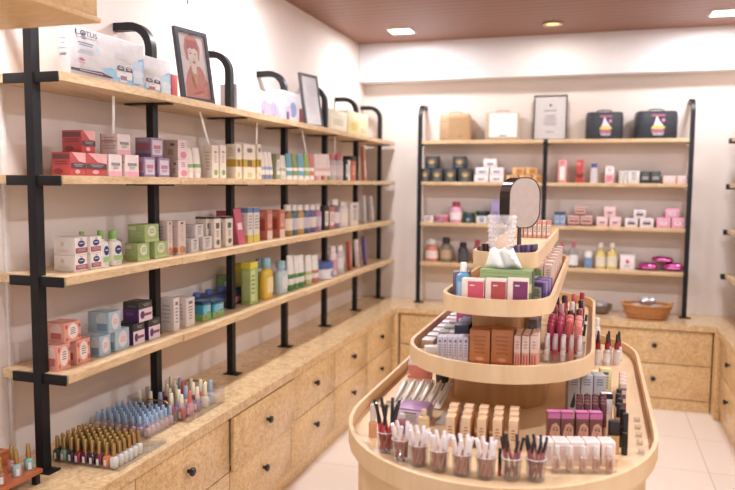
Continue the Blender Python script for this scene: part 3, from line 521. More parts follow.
('carton', 'carton', (-1.84, 3.1175, 1.0296), 90, (0.077, 0.06, 0.097), ((40, 160, 200), 'cyan'), 'turquoise and green pack, first in front of the navy display box', 'carton', 'turquoise packs', 0),
('carton', 'carton', (-1.84, 3.232, 1.0296), 90, (0.112, 0.06, 0.082), ((40, 160, 200), 'cyan'), 'turquoise and green pack, second in front of the navy display box', 'carton', 'turquoise packs', 0),
('carton', 'carton', (-2.0075, 3.6425, 1.0296), 90, (0.071, 0.045, 0.153), ((120, 160, 90), 'plainlabel'), 'leaf green carton half hidden behind the third post', 'carton', None, 0),
('carton', 'carton', (-1.955, 3.6795, 1.0296), 90, (0.067, 0.05, 0.216), ((150, 180, 110), 'plainlabel'), 'green and white carton, first past the third post', 'carton', None, 0),
('carton', 'carton', (-1.9, 3.6675, 1.0296), 90, (0.055, 0.06, 0.222), ((214, 196, 60), 'yellowtop'), 'yellow carton, second past the third post', 'carton', None, 0),
('carton', 'carton', (-1.8375, 3.635, 1.0296), 90, (0.094, 0.055, 0.236), ((165, 200, 90), 'yellowtop2'), 'lime and yellow carton, third past the third post', 'carton', None, 0),
('bottle', 'bottle', (-1.915, 3.9025, 1.0296), 90, (0.075, 0.05, 0.222), ('lotion', (215, 225, 220), (120, 180, 210), (180, 210, 120)), 'white bottle with light blue cap behind the yellow one', 'bottle', None, 0),
('bottle', 'bottle', (-1.8375, 3.8445, 1.0296), 90, (0.117, 0.055, 0.239), ('lotion', (236, 190, 40), (130, 190, 215), (245, 225, 160)), 'sunny yellow bottle with a light blue cap', 'bottle', None, 0),
('bottle', 'bottle', (-1.84, 4.0565, 1.0296), 90, (0.121, 0.06, 0.2), ('lotion', (190, 215, 222), (160, 205, 225), (220, 230, 232)), 'icy blue bottle with blue cap standing at the fourth post', 'bottle', None, 0),
('cosmetic_tube', 'tube', (-1.835, 4.1835, 1.0296), 90, (0.087, 0.05, 0.223), ((234, 234, 228), (60, 140, 70), (60, 140, 70)), 'white face wash tube with coloured foot, first past the fourth post', 'tube', 'white face wash tubes', 0),
('cosmetic_tube', 'tube', (-1.835, 4.268, 1.0296), 90, (0.05, 0.05, 0.213), ((234, 234, 228), (90, 160, 80), (90, 160, 80)), 'white face wash tube with coloured foot, second past the fourth post', 'tube', 'white face wash tubes', 0),
('cosmetic_tube', 'tube', (-1.835, 4.352, 1.0296), 90, (0.098, 0.05, 0.208), ((234, 234, 228), (50, 140, 70), (50, 140, 70)), 'white face wash tube with coloured foot, third past the fourth post', 'tube', 'white face wash tubes', 0),
('cosmetic_tube', 'tube', (-1.835, 4.4875, 1.0296), 90, (0.099, 0.05, 0.195), ((234, 234, 228), (190, 200, 120), (190, 200, 120)), 'white face wash tube with coloured foot, fourth past the fourth post', 'tube', 'white face wash tubes', 0),
('cosmetic_tube', 'tube', (-1.835, 4.6065, 1.0296), 90, (0.103, 0.05, 0.184), ((234, 234, 228), (220, 110, 100), (220, 110, 100)), 'white face wash tube with coloured foot, fifth past the fourth post', 'tube', 'white face wash tubes', 0),
('jar', 'jar', (-1.86, 4.7825, 1.0296), 90, (0.191, 0.1, 0.123), ((238, 236, 240), (80, 110, 190)), 'large white jar with a blue lid at the fifth post', 'jar', None, 0),
('bottle', 'bottle', (-1.84, 4.9735, 1.0296), 90, (0.107, 0.06, 0.216), ('round', (236, 215, 218), (240, 225, 225), (230, 160, 175)), 'tall pinkish white bottle past the blue-lidded jar', 'bottle', None, 0),
('bottle', 'bottle', (-1.84, 5.1345, 1.0296), 90, (0.125, 0.06, 0.211), ('round', (205, 200, 205), (225, 222, 225), (225, 222, 225)), 'tall grey bottle past the pinkish white bottle', 'bottle', None, 0),
('pouch', 'slab', (-1.825, 5.3225, 1.0296), 90, (0.035, 0.03, 0.231), ((205, 80, 60), (225, 130, 90)), 'rust red book-like pack leaning near the sixth post', 'pack', None, -12),
('pouch', 'slab', (-1.825, 5.5245, 1.0296), 90, (0.035, 0.03, 0.231), ((235, 225, 230), (205, 140, 170)), 'white and pink pack leaning after the sixth post', 'pack', None, -14),
('pouch', 'slab', (-1.825, 5.7285, 1.0296), 90, (0.035, 0.03, 0.244), ((110, 80, 160), (150, 120, 190)), 'violet pack leaning last on the lowest shelf', 'pack', None, -16),
('gift_box', 'lotus', (-1.773, 2.3235, 2.0796), 90, (0.427, 0.05, 0.169), ((196, 190, 190),), 'large white skincare kit box with dark lettering nearest the end post', 'box', 'white skincare kit boxes', 0),
('gift_box', 'lotus', (-1.821, 2.5855, 2.0796), 90, (0.461, 0.036, 0.151), ((196, 190, 190),), 'white skincare kit box standing half behind the first, no letters visible', 'box', 'white skincare kit boxes', 0),
('carton', 'carton', (-1.975, 3.08, 2.0796), 90, (0.052, 0.05, 0.141), ((196, 60, 66), 'plain'), 'small red carton showing between the kit box and framed portrait', 'carton', None, 0),
('gift_box', 'carton', (-1.89, 3.7695, 2.0796), 90, (0.535, 0.1, 0.15), ((192, 188, 202), 'lilac'), 'wide lilac-white gift box past the third post on top shelf', 'box', None, 0),
('gift_box', 'carton', (-1.885, 4.2255, 2.0796), 90, (0.259, 0.09, 0.192), ((186, 190, 206), 'lilac2'), 'pale blue gift box beside the wide lilac one', 'box', None, 0),
('carton', 'carton', (-1.955, 4.637, 2.0796), 90, (0.088, 0.05, 0.129), ((190, 70, 80), 'plain'), 'small red carton showing behind the white framed notice', 'carton', None, 0),
('gift_box', 'carton', (-1.89, 5.09, 2.0796), 90, (0.392, 0.1, 0.163), ((206, 198, 164), 'cream'), 'cream yellow gift box just past the fifth post', 'box', None, 0),
('gift_box', 'carton', (-1.89, 5.566, 2.0796), 90, (0.512, 0.1, 0.19), ((204, 190, 150), 'cream2'), 'cream gift box with yellow panel at the far end of top shelf', 'box', None, 0),
('carton', 'carton', (-1.4285, 6.21, 1.7286), 0, (0.091, 0.1, 0.112), ((52, 58, 62), 'blackgold'), 'black gold-printed carton, first of the bottom row on end wall', 'carton', 'black jar cartons with gold', 0),
('carton', 'carton', (-1.3225, 6.21, 1.7286), 0, (0.105, 0.1, 0.112), ((52, 58, 62), 'blackgold'), 'black gold-printed carton, second of the bottom row on end wall', 'carton', 'black jar cartons with gold', 0),
('carton', 'carton', (-1.2055, 6.21, 1.7286), 0, (0.103, 0.1, 0.112), ((52, 58, 62), 'blackgold'), 'black gold-printed carton, third of the bottom row on end wall', 'carton', 'black jar cartons with gold', 0),
('carton', 'carton', (-1.0755, 6.21, 1.7286), 0, (0.111, 0.1, 0.112), ((52, 58, 62), 'blackgold'), 'black gold-printed carton, fourth of the bottom row on end wall', 'carton', 'black jar cartons with gold', 0),
('carton', 'carton', (-1.37, 6.21, 1.8416), 0, (0.11, 0.1, 0.106), ((52, 58, 62), 'blackgold'), 'black gold-printed carton stacked over the first two on end wall', 'carton', 'black jar cartons with gold', 0),
('carton', 'carton', (-1.128, 6.21, 1.8416), 0, (0.11, 0.1, 0.106), ((52, 58, 62), 'blackgold'), 'black gold-printed carton stacked over the third and fourth', 'carton', 'black jar cartons with gold', 0),
('carton', 'carton', (-0.9375, 6.21, 1.7286), 0, (0.117, 0.1, 0.06), ((236, 230, 232), 'smalllogo'), 'white carton, bottom layer of the pyramid beside the black cartons', 'carton', 'white cartons stacked in a pyramid', 0),
('carton', 'carton', (-0.8085, 6.21, 1.7286), 0, (0.117, 0.1, 0.06), ((236, 230, 232), 'smalllogo'), 'white carton, bottom layer of the pyramid beside the mirror', 'carton', 'white cartons stacked in a pyramid', 0),
('carton', 'carton', (-0.9285, 6.21, 1.7896), 0, (0.113, 0.1, 0.062), ((236, 230, 232), 'smalllogo'), 'white carton, middle layer of the pyramid beside the black cartons', 'carton', 'white cartons stacked in a pyramid', 0),
('carton', 'carton', (-0.8075, 6.21, 1.7896), 0, (0.109, 0.1, 0.062), ((236, 230, 232), 'smalllogo'), 'white carton, middle layer of the pyramid beside the mirror', 'carton', 'white cartons stacked in a pyramid', 0),
('carton', 'carton', (-0.865, 6.21, 1.8506), 0, (0.11, 0.1, 0.072), ((236, 230, 232), 'smalllogo'), 'white carton at the very top of the pyramid', 'carton', 'white cartons stacked in a pyramid', 0),
('carton', 'carton', (-0.6795, 6.21, 1.7286), 0, (0.095, 0.1, 0.061), ((226, 160, 84), 'amber'), 'amber carton, bottom one farthest from the middle post', 'carton', 'amber cartons behind the mirror', 0),
('carton', 'carton', (-0.57, 6.21, 1.7286), 0, (0.098, 0.1, 0.061), ((226, 160, 84), 'amber'), 'amber carton, bottom one in the middle of three', 'carton', 'amber cartons behind the mirror', 0),
('carton', 'carton', (-0.464, 6.21, 1.7286), 0, (0.09, 0.1, 0.062), ((226, 160, 84), 'amber'), 'amber carton, bottom one beside the middle post', 'carton', 'amber cartons behind the mirror', 0),
('carton', 'carton', (-0.6265, 6.21, 1.7906), 0, (0.101, 0.1, 0.061), ((226, 160, 84), 'amber'), 'amber carton, top one farthest from the middle post', 'carton', 'amber cartons behind the mirror', 0),
('carton', 'carton', (-0.5185, 6.21, 1.7906), 0, (0.099, 0.1, 0.062), ((226, 160, 84), 'amber'), 'amber carton, top one near the middle post', 'carton', 'amber cartons behind the mirror', 0),
('carton', 'carton', (-0.2735, 6.195, 1.7286), 0, (0.067, 0.07, 0.187), ((240, 150, 150), 'pinkwhite'), 'tall pink carton with white panel past the middle post', 'carton', None, 0),
('carton', 'carton', (-0.1345, 6.19, 1.7286), 0, (0.057, 0.06, 0.185), ((216, 60, 60), 'redtall'), 'tall bright red carton on the second end-wall shelf', 'carton', None, 0),
('cosmetic_tube', 'tubecapup', (-0.0245, 6.185, 1.7286), 0, (0.055, 0.05, 0.157), ((214, 210, 222), (70, 80, 150), (190, 190, 220)), 'pale tube with navy cap beside the red carton', 'tube', None, 0),
('carton', 'carton', (0.0965, 6.19, 1.7286), 0, (0.065, 0.06, 0.137), ((236, 200, 205), 'pinkwhite2'), 'short white and pink carton beside the navy-capped tube', 'carton', None, 0),
('carton', 'carton', (0.1845, 6.21, 1.7286), 0, (0.027, 0.1, 0.097), ((226, 222, 220), 'lines'), 'white soap carton, first from the pink and white carton', 'carton', 'white soap cartons', 0),
('carton', 'carton', (0.2175, 6.21, 1.7286), 0, (0.029, 0.1, 0.097), ((226, 222, 220), 'lines'), 'white soap carton, second from the pink and white carton', 'carton', 'white soap cartons', 0),
('carton', 'carton', (0.281, 6.21, 1.7286), 0, (0.086, 0.1, 0.097), ((226, 222, 220), 'lines'), 'white soap carton, third from the pink and white carton', 'carton', 'white soap cartons', 0),
('carton', 'carton', (0.365, 6.21, 1.7286), 0, (0.072, 0.1, 0.094), ((54, 58, 60), 'blacklabel'), 'black soap carton, first from the white soap cartons', 'carton', 'black soap cartons', 0),
('carton', 'carton', (0.443, 6.21, 1.7286), 0, (0.076, 0.1, 0.094), ((54, 58, 60), 'blacklabel'), 'black soap carton, second from the white soap cartons', 'carton', 'black soap cartons', 0),
('carton', 'carton', (0.5465, 6.21, 1.7286), 0, (0.095, 0.1, 0.059), ((236, 196, 188), 'smallpink'), 'flat pale pink carton, first from the black soap cartons', 'carton', 'flat pale pink cartons', 0),
('carton', 'carton', (0.6485, 6.21, 1.7286), 0, (0.093, 0.1, 0.06), ((236, 196, 188), 'smallpink'), 'flat pale pink carton, second from the black soap cartons', 'carton', 'flat pale pink cartons', 0),
('carton', 'carton', (-1.3865, 6.2, 1.3766), 0, (0.081, 0.08, 0.054), ((226, 210, 205), 'lines'), 'small white carton at the start of third end-wall shelf', 'carton', None, 0),
('tin', 'jar', (-1.2755, 6.21, 1.3766), 0, (0.123, 0.1, 0.065), ((214, 100, 130), (228, 140, 160)), 'flat pink tin beside the pink talc bottle', 'tin', None, 0),
('bottle', 'bottle', (-1.1515, 6.2, 1.3766), 0, (0.101, 0.08, 0.181), ('talc', (226, 150, 180), (196, 50, 90), (240, 225, 230)), 'pink talc bottle with a crimson cap on end wall', 'bottle', None, 0),
('jar', 'jar', (-1.042, 6.21, 1.3766), 0, (0.1, 0.1, 0.091), ((40, 80, 66), (34, 70, 58)), 'dark green jar next to the pink talc bottle', 'jar', None, 0),
('jar', 'jar', (-0.924, 6.215, 1.3766), 0, (0.12, 0.11, 0.106), ((225, 225, 220), (34, 58, 50)), 'white jar with a wide dark green lid', 'jar', None, 0),
('carton', 'carton', (-0.806, 6.195, 1.3766), 0, (0.076, 0.07, 0.205), ((160, 140, 200), 'smalllogo'), 'lavender carton standing behind the crystal tumbler', 'carton', None, 0),
('carton', 'carton', (-0.6345, 6.2, 1.3766), 0, (0.083, 0.08, 0.095), ((230, 222, 224), 'smalllogo'), 'white carton seen beside the crystal tumbler on third end shelf', 'carton', None, 0),
('carton', 'carton', (-0.524, 6.2, 1.3766), 0, (0.09, 0.08, 0.085), ((226, 205, 205), 'smalllogo'), 'white carton near the middle post on third end shelf', 'carton', None, 0),
('carton', 'carton', (-0.304, 6.19, 1.3766), 0, (0.042, 0.06, 0.111), ((120, 160, 210), 'bluedark'), 'small blue carton, first past the middle post', 'carton', 'small blue cartons', 0),
('carton', 'carton', (-0.258, 6.19, 1.3766), 0, (0.042, 0.06, 0.111), ((120, 160, 210), 'bluedark'), 'small blue carton, second past the middle post', 'carton', 'small blue cartons', 0),
('carton', 'carton', (-0.1695, 6.21, 1.3766), 0, (0.091, 0.1, 0.082), ((226, 170, 160), 'rosedark'), 'rosy and dark carton, lower one toward the middle post', 'carton', 'rosy and dark cartons stacked in three', 0),
('carton', 'carton', (-0.071, 6.21, 1.3766), 0, (0.09, 0.1, 0.084), ((226, 170, 160), 'rosedark'), 'rosy and dark carton, lower one toward the last post', 'carton', 'rosy and dark cartons stacked in three', 0),
('carton', 'carton', (-0.12, 6.21, 1.4596), 0, (0.084, 0.1, 0.076), ((226, 170, 160), 'rosedark'), 'rosy and dark carton sitting on top of its two likes', 'carton', 'rosy and dark cartons stacked in three', 0),
('carton', 'carton', (0.0525, 6.21, 1.3766), 0, (0.087, 0.1, 0.077), ((240, 196, 196), 'smalllogo'), 'pale rose carton, lower one toward the middle post', 'carton', 'pale rose cartons stacked in three', 0),
('carton', 'carton', (0.153, 6.21, 1.3766), 0, (0.086, 0.1, 0.079), ((240, 196, 196), 'smalllogo'), 'pale rose carton, lower one toward the last post', 'carton', 'pale rose cartons stacked in three', 0),
('carton', 'carton', (0.1095, 6.21, 1.4546), 0, (0.087, 0.1, 0.084), ((240, 196, 196), 'smalllogo'), 'pale rose carton sitting on top of its two likes', 'carton', 'pale rose cartons stacked in three', 0),
('carton', 'carton', (0.276, 6.21, 1.3766), 0, (0.094, 0.1, 0.07), ((234, 222, 226), 'greymark'), 'white and grey carton, lower one toward the middle post', 'carton', 'white and grey cartons stacked in three', 0),
('carton', 'carton', (0.3915, 6.21, 1.3766), 0, (0.099, 0.1, 0.073), ((234, 222, 226), 'greymark'), 'white and grey carton, lower one toward the last post', 'carton', 'white and grey cartons stacked in three', 0),
('carton', 'carton', (0.337, 6.21, 1.4476), 0, (0.09, 0.1, 0.069), ((234, 222, 226), 'greymark'), 'white and grey carton sitting on top of its two likes', 'carton', 'white and grey cartons stacked in three', 0),
('carton', 'carton', (0.5175, 6.21, 1.3766), 0, (0.101, 0.1, 0.08), ((240, 160, 190), 'smallpink'), 'candy pink carton, lower one toward the middle post', 'carton', 'candy pink cartons stacked in three', 0),
('carton', 'carton', (0.6215, 6.21, 1.3766), 0, (0.089, 0.1, 0.082), ((240, 160, 190), 'smallpink'), 'candy pink carton, lower one toward the last post', 'carton', 'candy pink cartons stacked in three', 0),
('carton', 'carton', (0.5785, 6.21, 1.4576), 0, (0.099, 0.1, 0.073), ((240, 160, 190), 'smallpink'), 'candy pink carton sitting on top of its two likes', 'carton', 'candy pink cartons stacked in three', 0),
('bottle', 'bottle', (-1.36, 6.2, 1.0296), 0, (0.11, 0.08, 0.196), ('talc', (220, 120, 90), (226, 222, 220), (236, 210, 200)), 'orange and white bottle at the start of lowest end shelf', 'bottle', None, 0),
('bottle', 'bottle', (-1.2345, 6.2, 1.0296), 0, (0.097, 0.08, 0.217), ('talc', (130, 110, 90), (58, 52, 50), (190, 160, 120)), 'brown bottle with a dark cap on lowest end shelf', 'bottle', None, 0),
('bottle', 'bottle', (-1.084, 6.195, 1.0296), 0, (0.09, 0.07, 0.179), ('talc', (60, 58, 62), (40, 40, 44), (80, 78, 82)), 'black bottle on the lowest end-wall shelf', 'bottle', None, 0),
('bottle', 'bottle', (-0.9595, 6.195, 1.0296), 0, (0.069, 0.07, 0.204), ('talc', (200, 70, 100), (190, 60, 85), (225, 140, 150)), 'raspberry bottle just behind the mid tray', 'bottle', None, 0),
('bottle', 'bottle', (-0.255, 6.195, 1.0296), 0, (0.064, 0.07, 0.208), ('clear', (214, 222, 226), (240, 100, 150), (232, 232, 236)), 'clear bottle with pink cap, first on the lowest end shelf', 'bottle', 'clear bottles with pink caps', 0),
('bottle', 'bottle', (-0.165, 6.195, 1.0296), 0, (0.078, 0.07, 0.211), ('clear', (214, 222, 226), (240, 100, 150), (232, 232, 236)), 'clear bottle with pink cap, second on the lowest end shelf', 'bottle', 'clear bottles with pink caps', 0),
('jar', 'jarlabel', (-0.0445, 6.195, 1.0296), 0, (0.067, 0.07, 0.143), ((110, 160, 210), (232, 232, 236)), 'small blue jar with white lid beside clear bottles', 'jar', None, 0),
('bottle', 'bottle', (0.0515, 6.195, 1.0296), 0, (0.081, 0.07, 0.211), ('oil', (226, 216, 190), (245, 240, 235), (206, 176, 40)), 'bottle of yellow oil with white cap, first after the blue jar', 'bottle', 'yellow oil bottles', 0),
('bottle', 'bottle', (0.1405, 6.195, 1.0296), 0, (0.085, 0.07, 0.214), ('oil', (226, 216, 190), (245, 240, 235), (206, 176, 40)), 'bottle of yellow oil with white cap, second after the blue jar', 'bottle', 'yellow oil bottles', 0),
('carton', 'carton', (0.2585, 6.21, 1.0296), 0, (0.111, 0.1, 0.122), ((238, 226, 232), 'pinkdot'), 'square white carton with a pink mark on lowest end shelf', 'carton', None, 0),
('foil_pack', 'pillow', (0.418, 6.225, 1.0296), 0, (0.15, 0.13, 0.064), ((196, 30, 130),), 'magenta foil pack, lower one beside the white square carton', 'foil pack', 'magenta foil packs', 0),
('foil_pack', 'pillow', (0.6065, 6.225, 1.0296), 0, (0.153, 0.13, 0.072), ((196, 30, 130),), 'magenta foil pack, lower one near the last post', 'foil pack', 'magenta foil packs', 0),
('foil_pack', 'pillow', (0.5225, 6.225, 1.0976), 0, (0.163, 0.12, 0.048), ((196, 30, 130),), 'magenta foil pack lying across the two lower ones', 'foil pack', 'magenta foil packs', 0),
('bottle', 'bottle', (-0.406, 2.334, 1.3256), 0, (0.044, 0.038, 0.13), ('lotion', (96, 160, 214), (240, 240, 240), (150, 200, 235)), 'blue micellar bottle with white cap on the third tier', 'bottle', None, 0),
('carton', 'carton', (-0.359, 2.257, 1.3256), 0, (0.07, 0.034, 0.089), ((236, 214, 200), 'blush0'), 'ivory carton with a rose panel on the third tier rim', 'carton', 'ivory cartons with coloured panels', 0),
('carton', 'carton', (-0.2875, 2.257, 1.3256), 0, (0.065, 0.034, 0.092), ((236, 214, 200), 'blush1'), 'ivory carton with a brick red panel on the third tier rim', 'carton', 'ivory cartons with coloured panels', 0),
('carton', 'carton', (-0.2205, 2.257, 1.3256), 0, (0.063, 0.034, 0.096), ((236, 214, 200), 'blush2'), 'ivory carton with a plum panel on the third tier rim', 'carton', 'ivory cartons with coloured panels', 0),
('carton', 'carton', (-0.4795, 2.355, 1.1206), 0, (0.017, 0.05, 0.082), ((206, 200, 222), 'lines'), 'lavender slim carton, first of six on the second tier front', 'carton', 'lavender slim cartons', 0),
('carton', 'carton', (-0.462, 2.355, 1.1206), 0, (0.016, 0.05, 0.084), ((206, 200, 222), 'lines'), 'lavender slim carton, second of six on the second tier front', 'carton', 'lavender slim cartons', 0),
('carton', 'carton', (-0.4445, 2.355, 1.1206), 0, (0.017, 0.05, 0.085), ((206, 200, 222), 'lines'), 'lavender slim carton, third of six on the second tier front', 'carton', 'lavender slim cartons', 0),
('carton', 'carton', (-0.427, 2.355, 1.1206), 0, (0.016, 0.05, 0.086), ((206, 200, 222), 'lines'), 'lavender slim carton, fourth of six on the second tier front', 'carton', 'lavender slim cartons', 0),
('carton', 'carton', (-0.41, 2.355, 1.1206), 0, (0.016, 0.05, 0.088), ((206, 200, 222), 'lines'), 'lavender slim carton, fifth of six on the second tier front', 'carton', 'lavender slim cartons', 0),
('carton', 'carton', (-0.3925, 2.355, 1.1206), 0, (0.017, 0.05, 0.089), ((206, 200, 222), 'lines'), 'lavender slim carton, sixth of six on the second tier front', 'carton', 'lavender slim cartons', 0),
('carton', 'carton', (-0.344, 2.345, 1.1206), 0, (0.066, 0.07, 0.119), ((204, 118, 58), 'woodgold'), 'copper brown carton, nearer the lavender cartons on second tier', 'carton', 'copper brown cartons', 0),
('carton', 'carton', (-0.272, 2.345, 1.1206), 0, (0.07, 0.07, 0.124), ((204, 118, 58), 'woodgold'), 'copper brown carton, nearer the peach lip cartons on second tier', 'carton', 'copper brown cartons', 0),
('carton', 'carton', (-0.222, 2.35, 1.1206), 0, (0.02, 0.12, 0.113), ((226, 150, 130), 'peachlip'), 'peach lip cream carton, first beside the copper cartons', 'carton', 'peach lip cream cartons', 0),
('carton', 'carton', (-0.1965, 2.35, 1.1206), 0, (0.023, 0.12, 0.114), ((226, 150, 130), 'peachlip'), 'peach lip cream carton, second beside the copper cartons', 'carton', 'peach lip cream cartons', 0),
('carton', 'carton', (-0.171, 2.35, 1.1206), 0, (0.022, 0.12, 0.116), ((226, 150, 130), 'peachlip'), 'peach lip cream carton, third beside the copper cartons', 'carton', 'peach lip cream cartons', 0)]

# ================================================================== THE ROOM
XL, XR, YB, YF, ZC = -2.04, 1.30, 6.34, -1.6, 2.93
def wall_mat(name, base):
    m = bpy.data.materials.new(name); m.use_nodes = True
    nt = m.node_tree; b = nt.nodes['Principled BSDF']; b.inputs['Roughness'].default_value = .75
    tc = nt.nodes.new('ShaderNodeTexCoord'); n = nt.nodes.new('ShaderNodeTexNoise'); n.inputs['Scale'].default_value = 60; n.inputs['Detail'].default_value = 4
    nt.links.new(tc.outputs['Object'], n.inputs['Vector'])
    r = nt.nodes.new('ShaderNodeValToRGB'); l = lin(base)
    r.color_ramp.elements[0].color = (*[v*.95 for v in l[:3]], 1); r.color_ramp.elements[1].color = l
    nt.links.new(n.outputs['Fac'], r.inputs['Fac']); nt.links.new(r.outputs['Color'], b.inputs['Base Color'])
    bp = nt.nodes.new('ShaderNodeBump'); bp.inputs['Strength'].default_value = .08
    nt.links.new(n.outputs['Fac'], bp.inputs['Height']); nt.links.new(bp.outputs[0], b.inputs['Normal'])
    return m
PAPER = wall_mat('woven_wallpaper', (229, 217, 209)); PAINT = wall_mat('white_paint', (230, 227, 229))
def floor_mat():
    m = bpy.data.materials.new('cream_floor_tiles'); m.use_nodes = True
    nt = m.node_tree; b = nt.nodes['Principled BSDF']; b.inputs['Roughness'].default_value = .22
    tc = nt.nodes.new('ShaderNodeTexCoord'); mp = nt.nodes.new('ShaderNodeMapping'); mp.inputs['Location'].default_value = (-.70, -.42, 0)
    nt.links.new(tc.outputs['Object'], mp.inputs['Vector'])
    t = nt.nodes.new('ShaderNodeTexBrick'); t.offset = 0; t.inputs['Scale'].default_value = 1
    t.inputs['Brick Width'].default_value = .6; t.inputs['Row Height'].default_value = .6; t.inputs['Mortar Size'].default_value = .003
    t.inputs['Color1'].default_value = lin((236, 222, 210)); t.inputs['Color2'].default_value = lin((232, 218, 206)); t.inputs['Mortar'].default_value = lin((200, 182, 168))
    nt.links.new(mp.outputs[0], t.inputs['Vector']); nt.links.new(t.outputs['Color'], b.inputs['Base Color'])
    return m
def ceil_mat():
    m = bpy.data.materials.new('brown_ceiling_boards'); m.use_nodes = True
    nt = m.node_tree; b = nt.nodes['Principled BSDF']; b.inputs['Roughness'].default_value = .5
    tc = nt.nodes.new('ShaderNodeTexCoord'); sp = nt.nodes.new('ShaderNodeSeparateXYZ'); nt.links.new(tc.outputs['Object'], sp.inputs[0])
    d = nt.nodes.new('ShaderNodeMath'); d.operation = 'MULTIPLY'; d.inputs[1].default_value = 1/.10
    nt.links.new(sp.outputs['Y'], d.inputs[0])
    f = nt.nodes.new('ShaderNodeMath'); f.operation = 'FRACT'; nt.links.new(d.outputs[0], f.inputs[0])
    r = nt.nodes.new('ShaderNodeValToRGB'); e = r.color_ramp.elements
    e[0].position = 0; e[0].color = lin((92, 58, 48)); e[1].position = .16; e[1].color = lin((140, 96, 76))
    x = e.new(.10); x.color = lin((100, 62, 52)); y = e.new(.95); y.color = lin((148, 102, 82))
    nt.links.new(f.outputs[0], r.inputs['Fac']); nt.links.new(r.outputs['Color'], b.inputs['Base Color'])
    return m
b = MB(); b.box(XL-.1, XR+.1, YF, YB+.1, -.08, 0, floor_mat()); struct('floor', b)
b = MB(); b.box(XL-.1, XR+.1, YF, YB+.1, ZC, ZC+.08, ceil_mat()); struct('ceiling', b)
b = MB(); b.box(XL-.1, XL, YF, YB, 0, ZC, PAPER); struct('wall_left', b)
b = MB(); b.box(XR, XR+.1, YF, YB, 0, ZC, PAPER); struct('wall_right', b)
b = MB(); b.box(XL-.1, XR+.1, YB, YB+.1, 0, ZC, PAPER); struct('wall_back', b)
b = MB(); b.box(XL, XR, YB-.17, YB, 2.60, ZC, PAINT, .004); struct('trim_1', b)     # bulkhead along the end wall

# ------------------------------------------------------------------ drawers and worktop
def cabinet(x, y, rz, w, d, label, pulled=0.0):
    o = thing('drawer_cabinet', label, 'cabinet', (x, y, 0), (0, 0, math.radians(rz)), 'burl drawer cabinets under the worktop')
    b = MB(); b.box(-w/2+.001, w/2-.001, .02, d, .09, .624, W_DRAW); obj('carcass', b, o)
    b = MB(); b.box(-w/2+.001, w/2-.001, .012, d, 0, .085, W_DRAW); obj('plinth', b, o)
    for k, (z0, z1) in enumerate(((.092, .352), (.358, .615))):
        p = pulled if k else 0
        b = MB(); b.box(-w/2+.004, w/2-.004, -p, .018-p, z0, z1, W_DRAW, .002)
        if p: b.box(-w/2+.03, w/2-.03, .018-p, .0195, z0+.02, z1-.03, mat((206, 190, 170), .5))
        q = obj('drawer', b, o)
        c = MB(); zc = (z0+z1)/2 + (.012 if k else .018)
        c.loft([(0, .009, .009), (.012, .008, .008), (.016, .017, .017), (.026, .019, .019), (.031, .014, .014), (.032, .004, .004)], KNOB, 16, Matrix.Translation((0, -p, zc)) @ Matrix.Rotation(PI/2, 4, 'X'))
        obj('knob', c, q)
    return o
lefts = [(1.50, 2.22), (2.22, 2.94), (2.94, 3.66), (3.66, 4.37), (4.37, 5.08), (5.08, 5.76)]
LN = ['burl wood cabinet under the near rack, mostly outside the frame', 'burl wood drawer cabinet below the three nail polish trays', 'burl wood drawer cabinet with the upper drawer slightly pulled out', 'burl wood drawer cabinet next after the pulled-out drawer', 'burl wood drawer cabinet, last but one before the room corner', 'burl wood drawer cabinet ending at the room corner, long wall']
for (a, c), n in zip(lefts, LN):
    cabinet(-1.595, (a+c)/2, 90, c-a, .44, n, .022 if 'pulled out' in n else 0)
for (a, c), n in zip([(-1.55, -.755), (-.755, .055), (.055, .868)], ['burl wood drawer cabinet on the end wall at the corner', 'burl wood end-wall cabinet hidden behind the island display', 'burl wood drawer cabinet below the wicker basket']):
    cabinet((a+c)/2, 5.845, 0, c-a, .49, n)
for (a, c), n in zip([(4.99, 5.69), (4.29, 4.99), (3.59, 4.29)], ['burl wood cabinet at the right-hand room corner', 'burl wood cabinet second from the right-hand corner, outside the frame', 'burl wood cabinet third from the right-hand corner, outside the frame']):
    cabinet(.905, (a+c)/2, -90, c-a, .39, n)
b = MB()
b.box(-1.605, -1.556, 5.765, 5.85, 0, .624, W_DRAW); b.box(.872, .915, 5.695, 5.85, 0, .624, W_DRAW)
struct('trim_2', b)   # corner fillers between the runs of cabinets
b = MB()
P = [(XL+.002, 1.3), (-1.57, 1.3), (-1.57, 5.815), (.88, 5.815), (.88, 3.5), (XR-.002, 3.5), (XR-.002, YB-.002), (XL+.002, YB-.002)]
b.prism(P, .626, .67, W_TOP)
tag(obj('worktop', b), 'continuous burl wood worktop running round the room on the drawer cabinets', 'worktop')

# ------------------------------------------------------------------ wall shelving on black posts
SZ = {1: 2.079, 2: 1.728, 3: 1.376, 4: 1.029}; TH = .030
PY = [2.053 + .702*k for k in range(7)]; PY[6] = 6.235
def hoop(x, y, sgn, xw, axis='x', z0=.67):
    """post rising from the worktop and curving back into the wall"""
    pts = [(0, z0 + .004), (0, 2.28)]
    L = abs(xw - x)
    for k in range(1, 9):
        a = PI/2*k/8; r = .10
        pts.append((r*(1-math.cos(a)), 2.28 + r*math.sin(a)))
    pts.append((L - .002, 2.38))
    return [(x + sgn*u, y, z) for u, z in pts] if axis == 'x' else [(x, y + sgn*u, z) for u, z in pts]
sh = thing('wall_shelving', 'long four-tier wood shelving on seven black posts along the long wall', 'shelving', (-1.86, 2.05, .67))
def rel(o, mb): return mb.mesh('m')
def child(name, mb, root):   # mesh written in room coordinates, parented without moving
    p = obj(name, mb, root); p.matrix_parent_inverse = Matrix.Translation(root.location).inverted(); return p
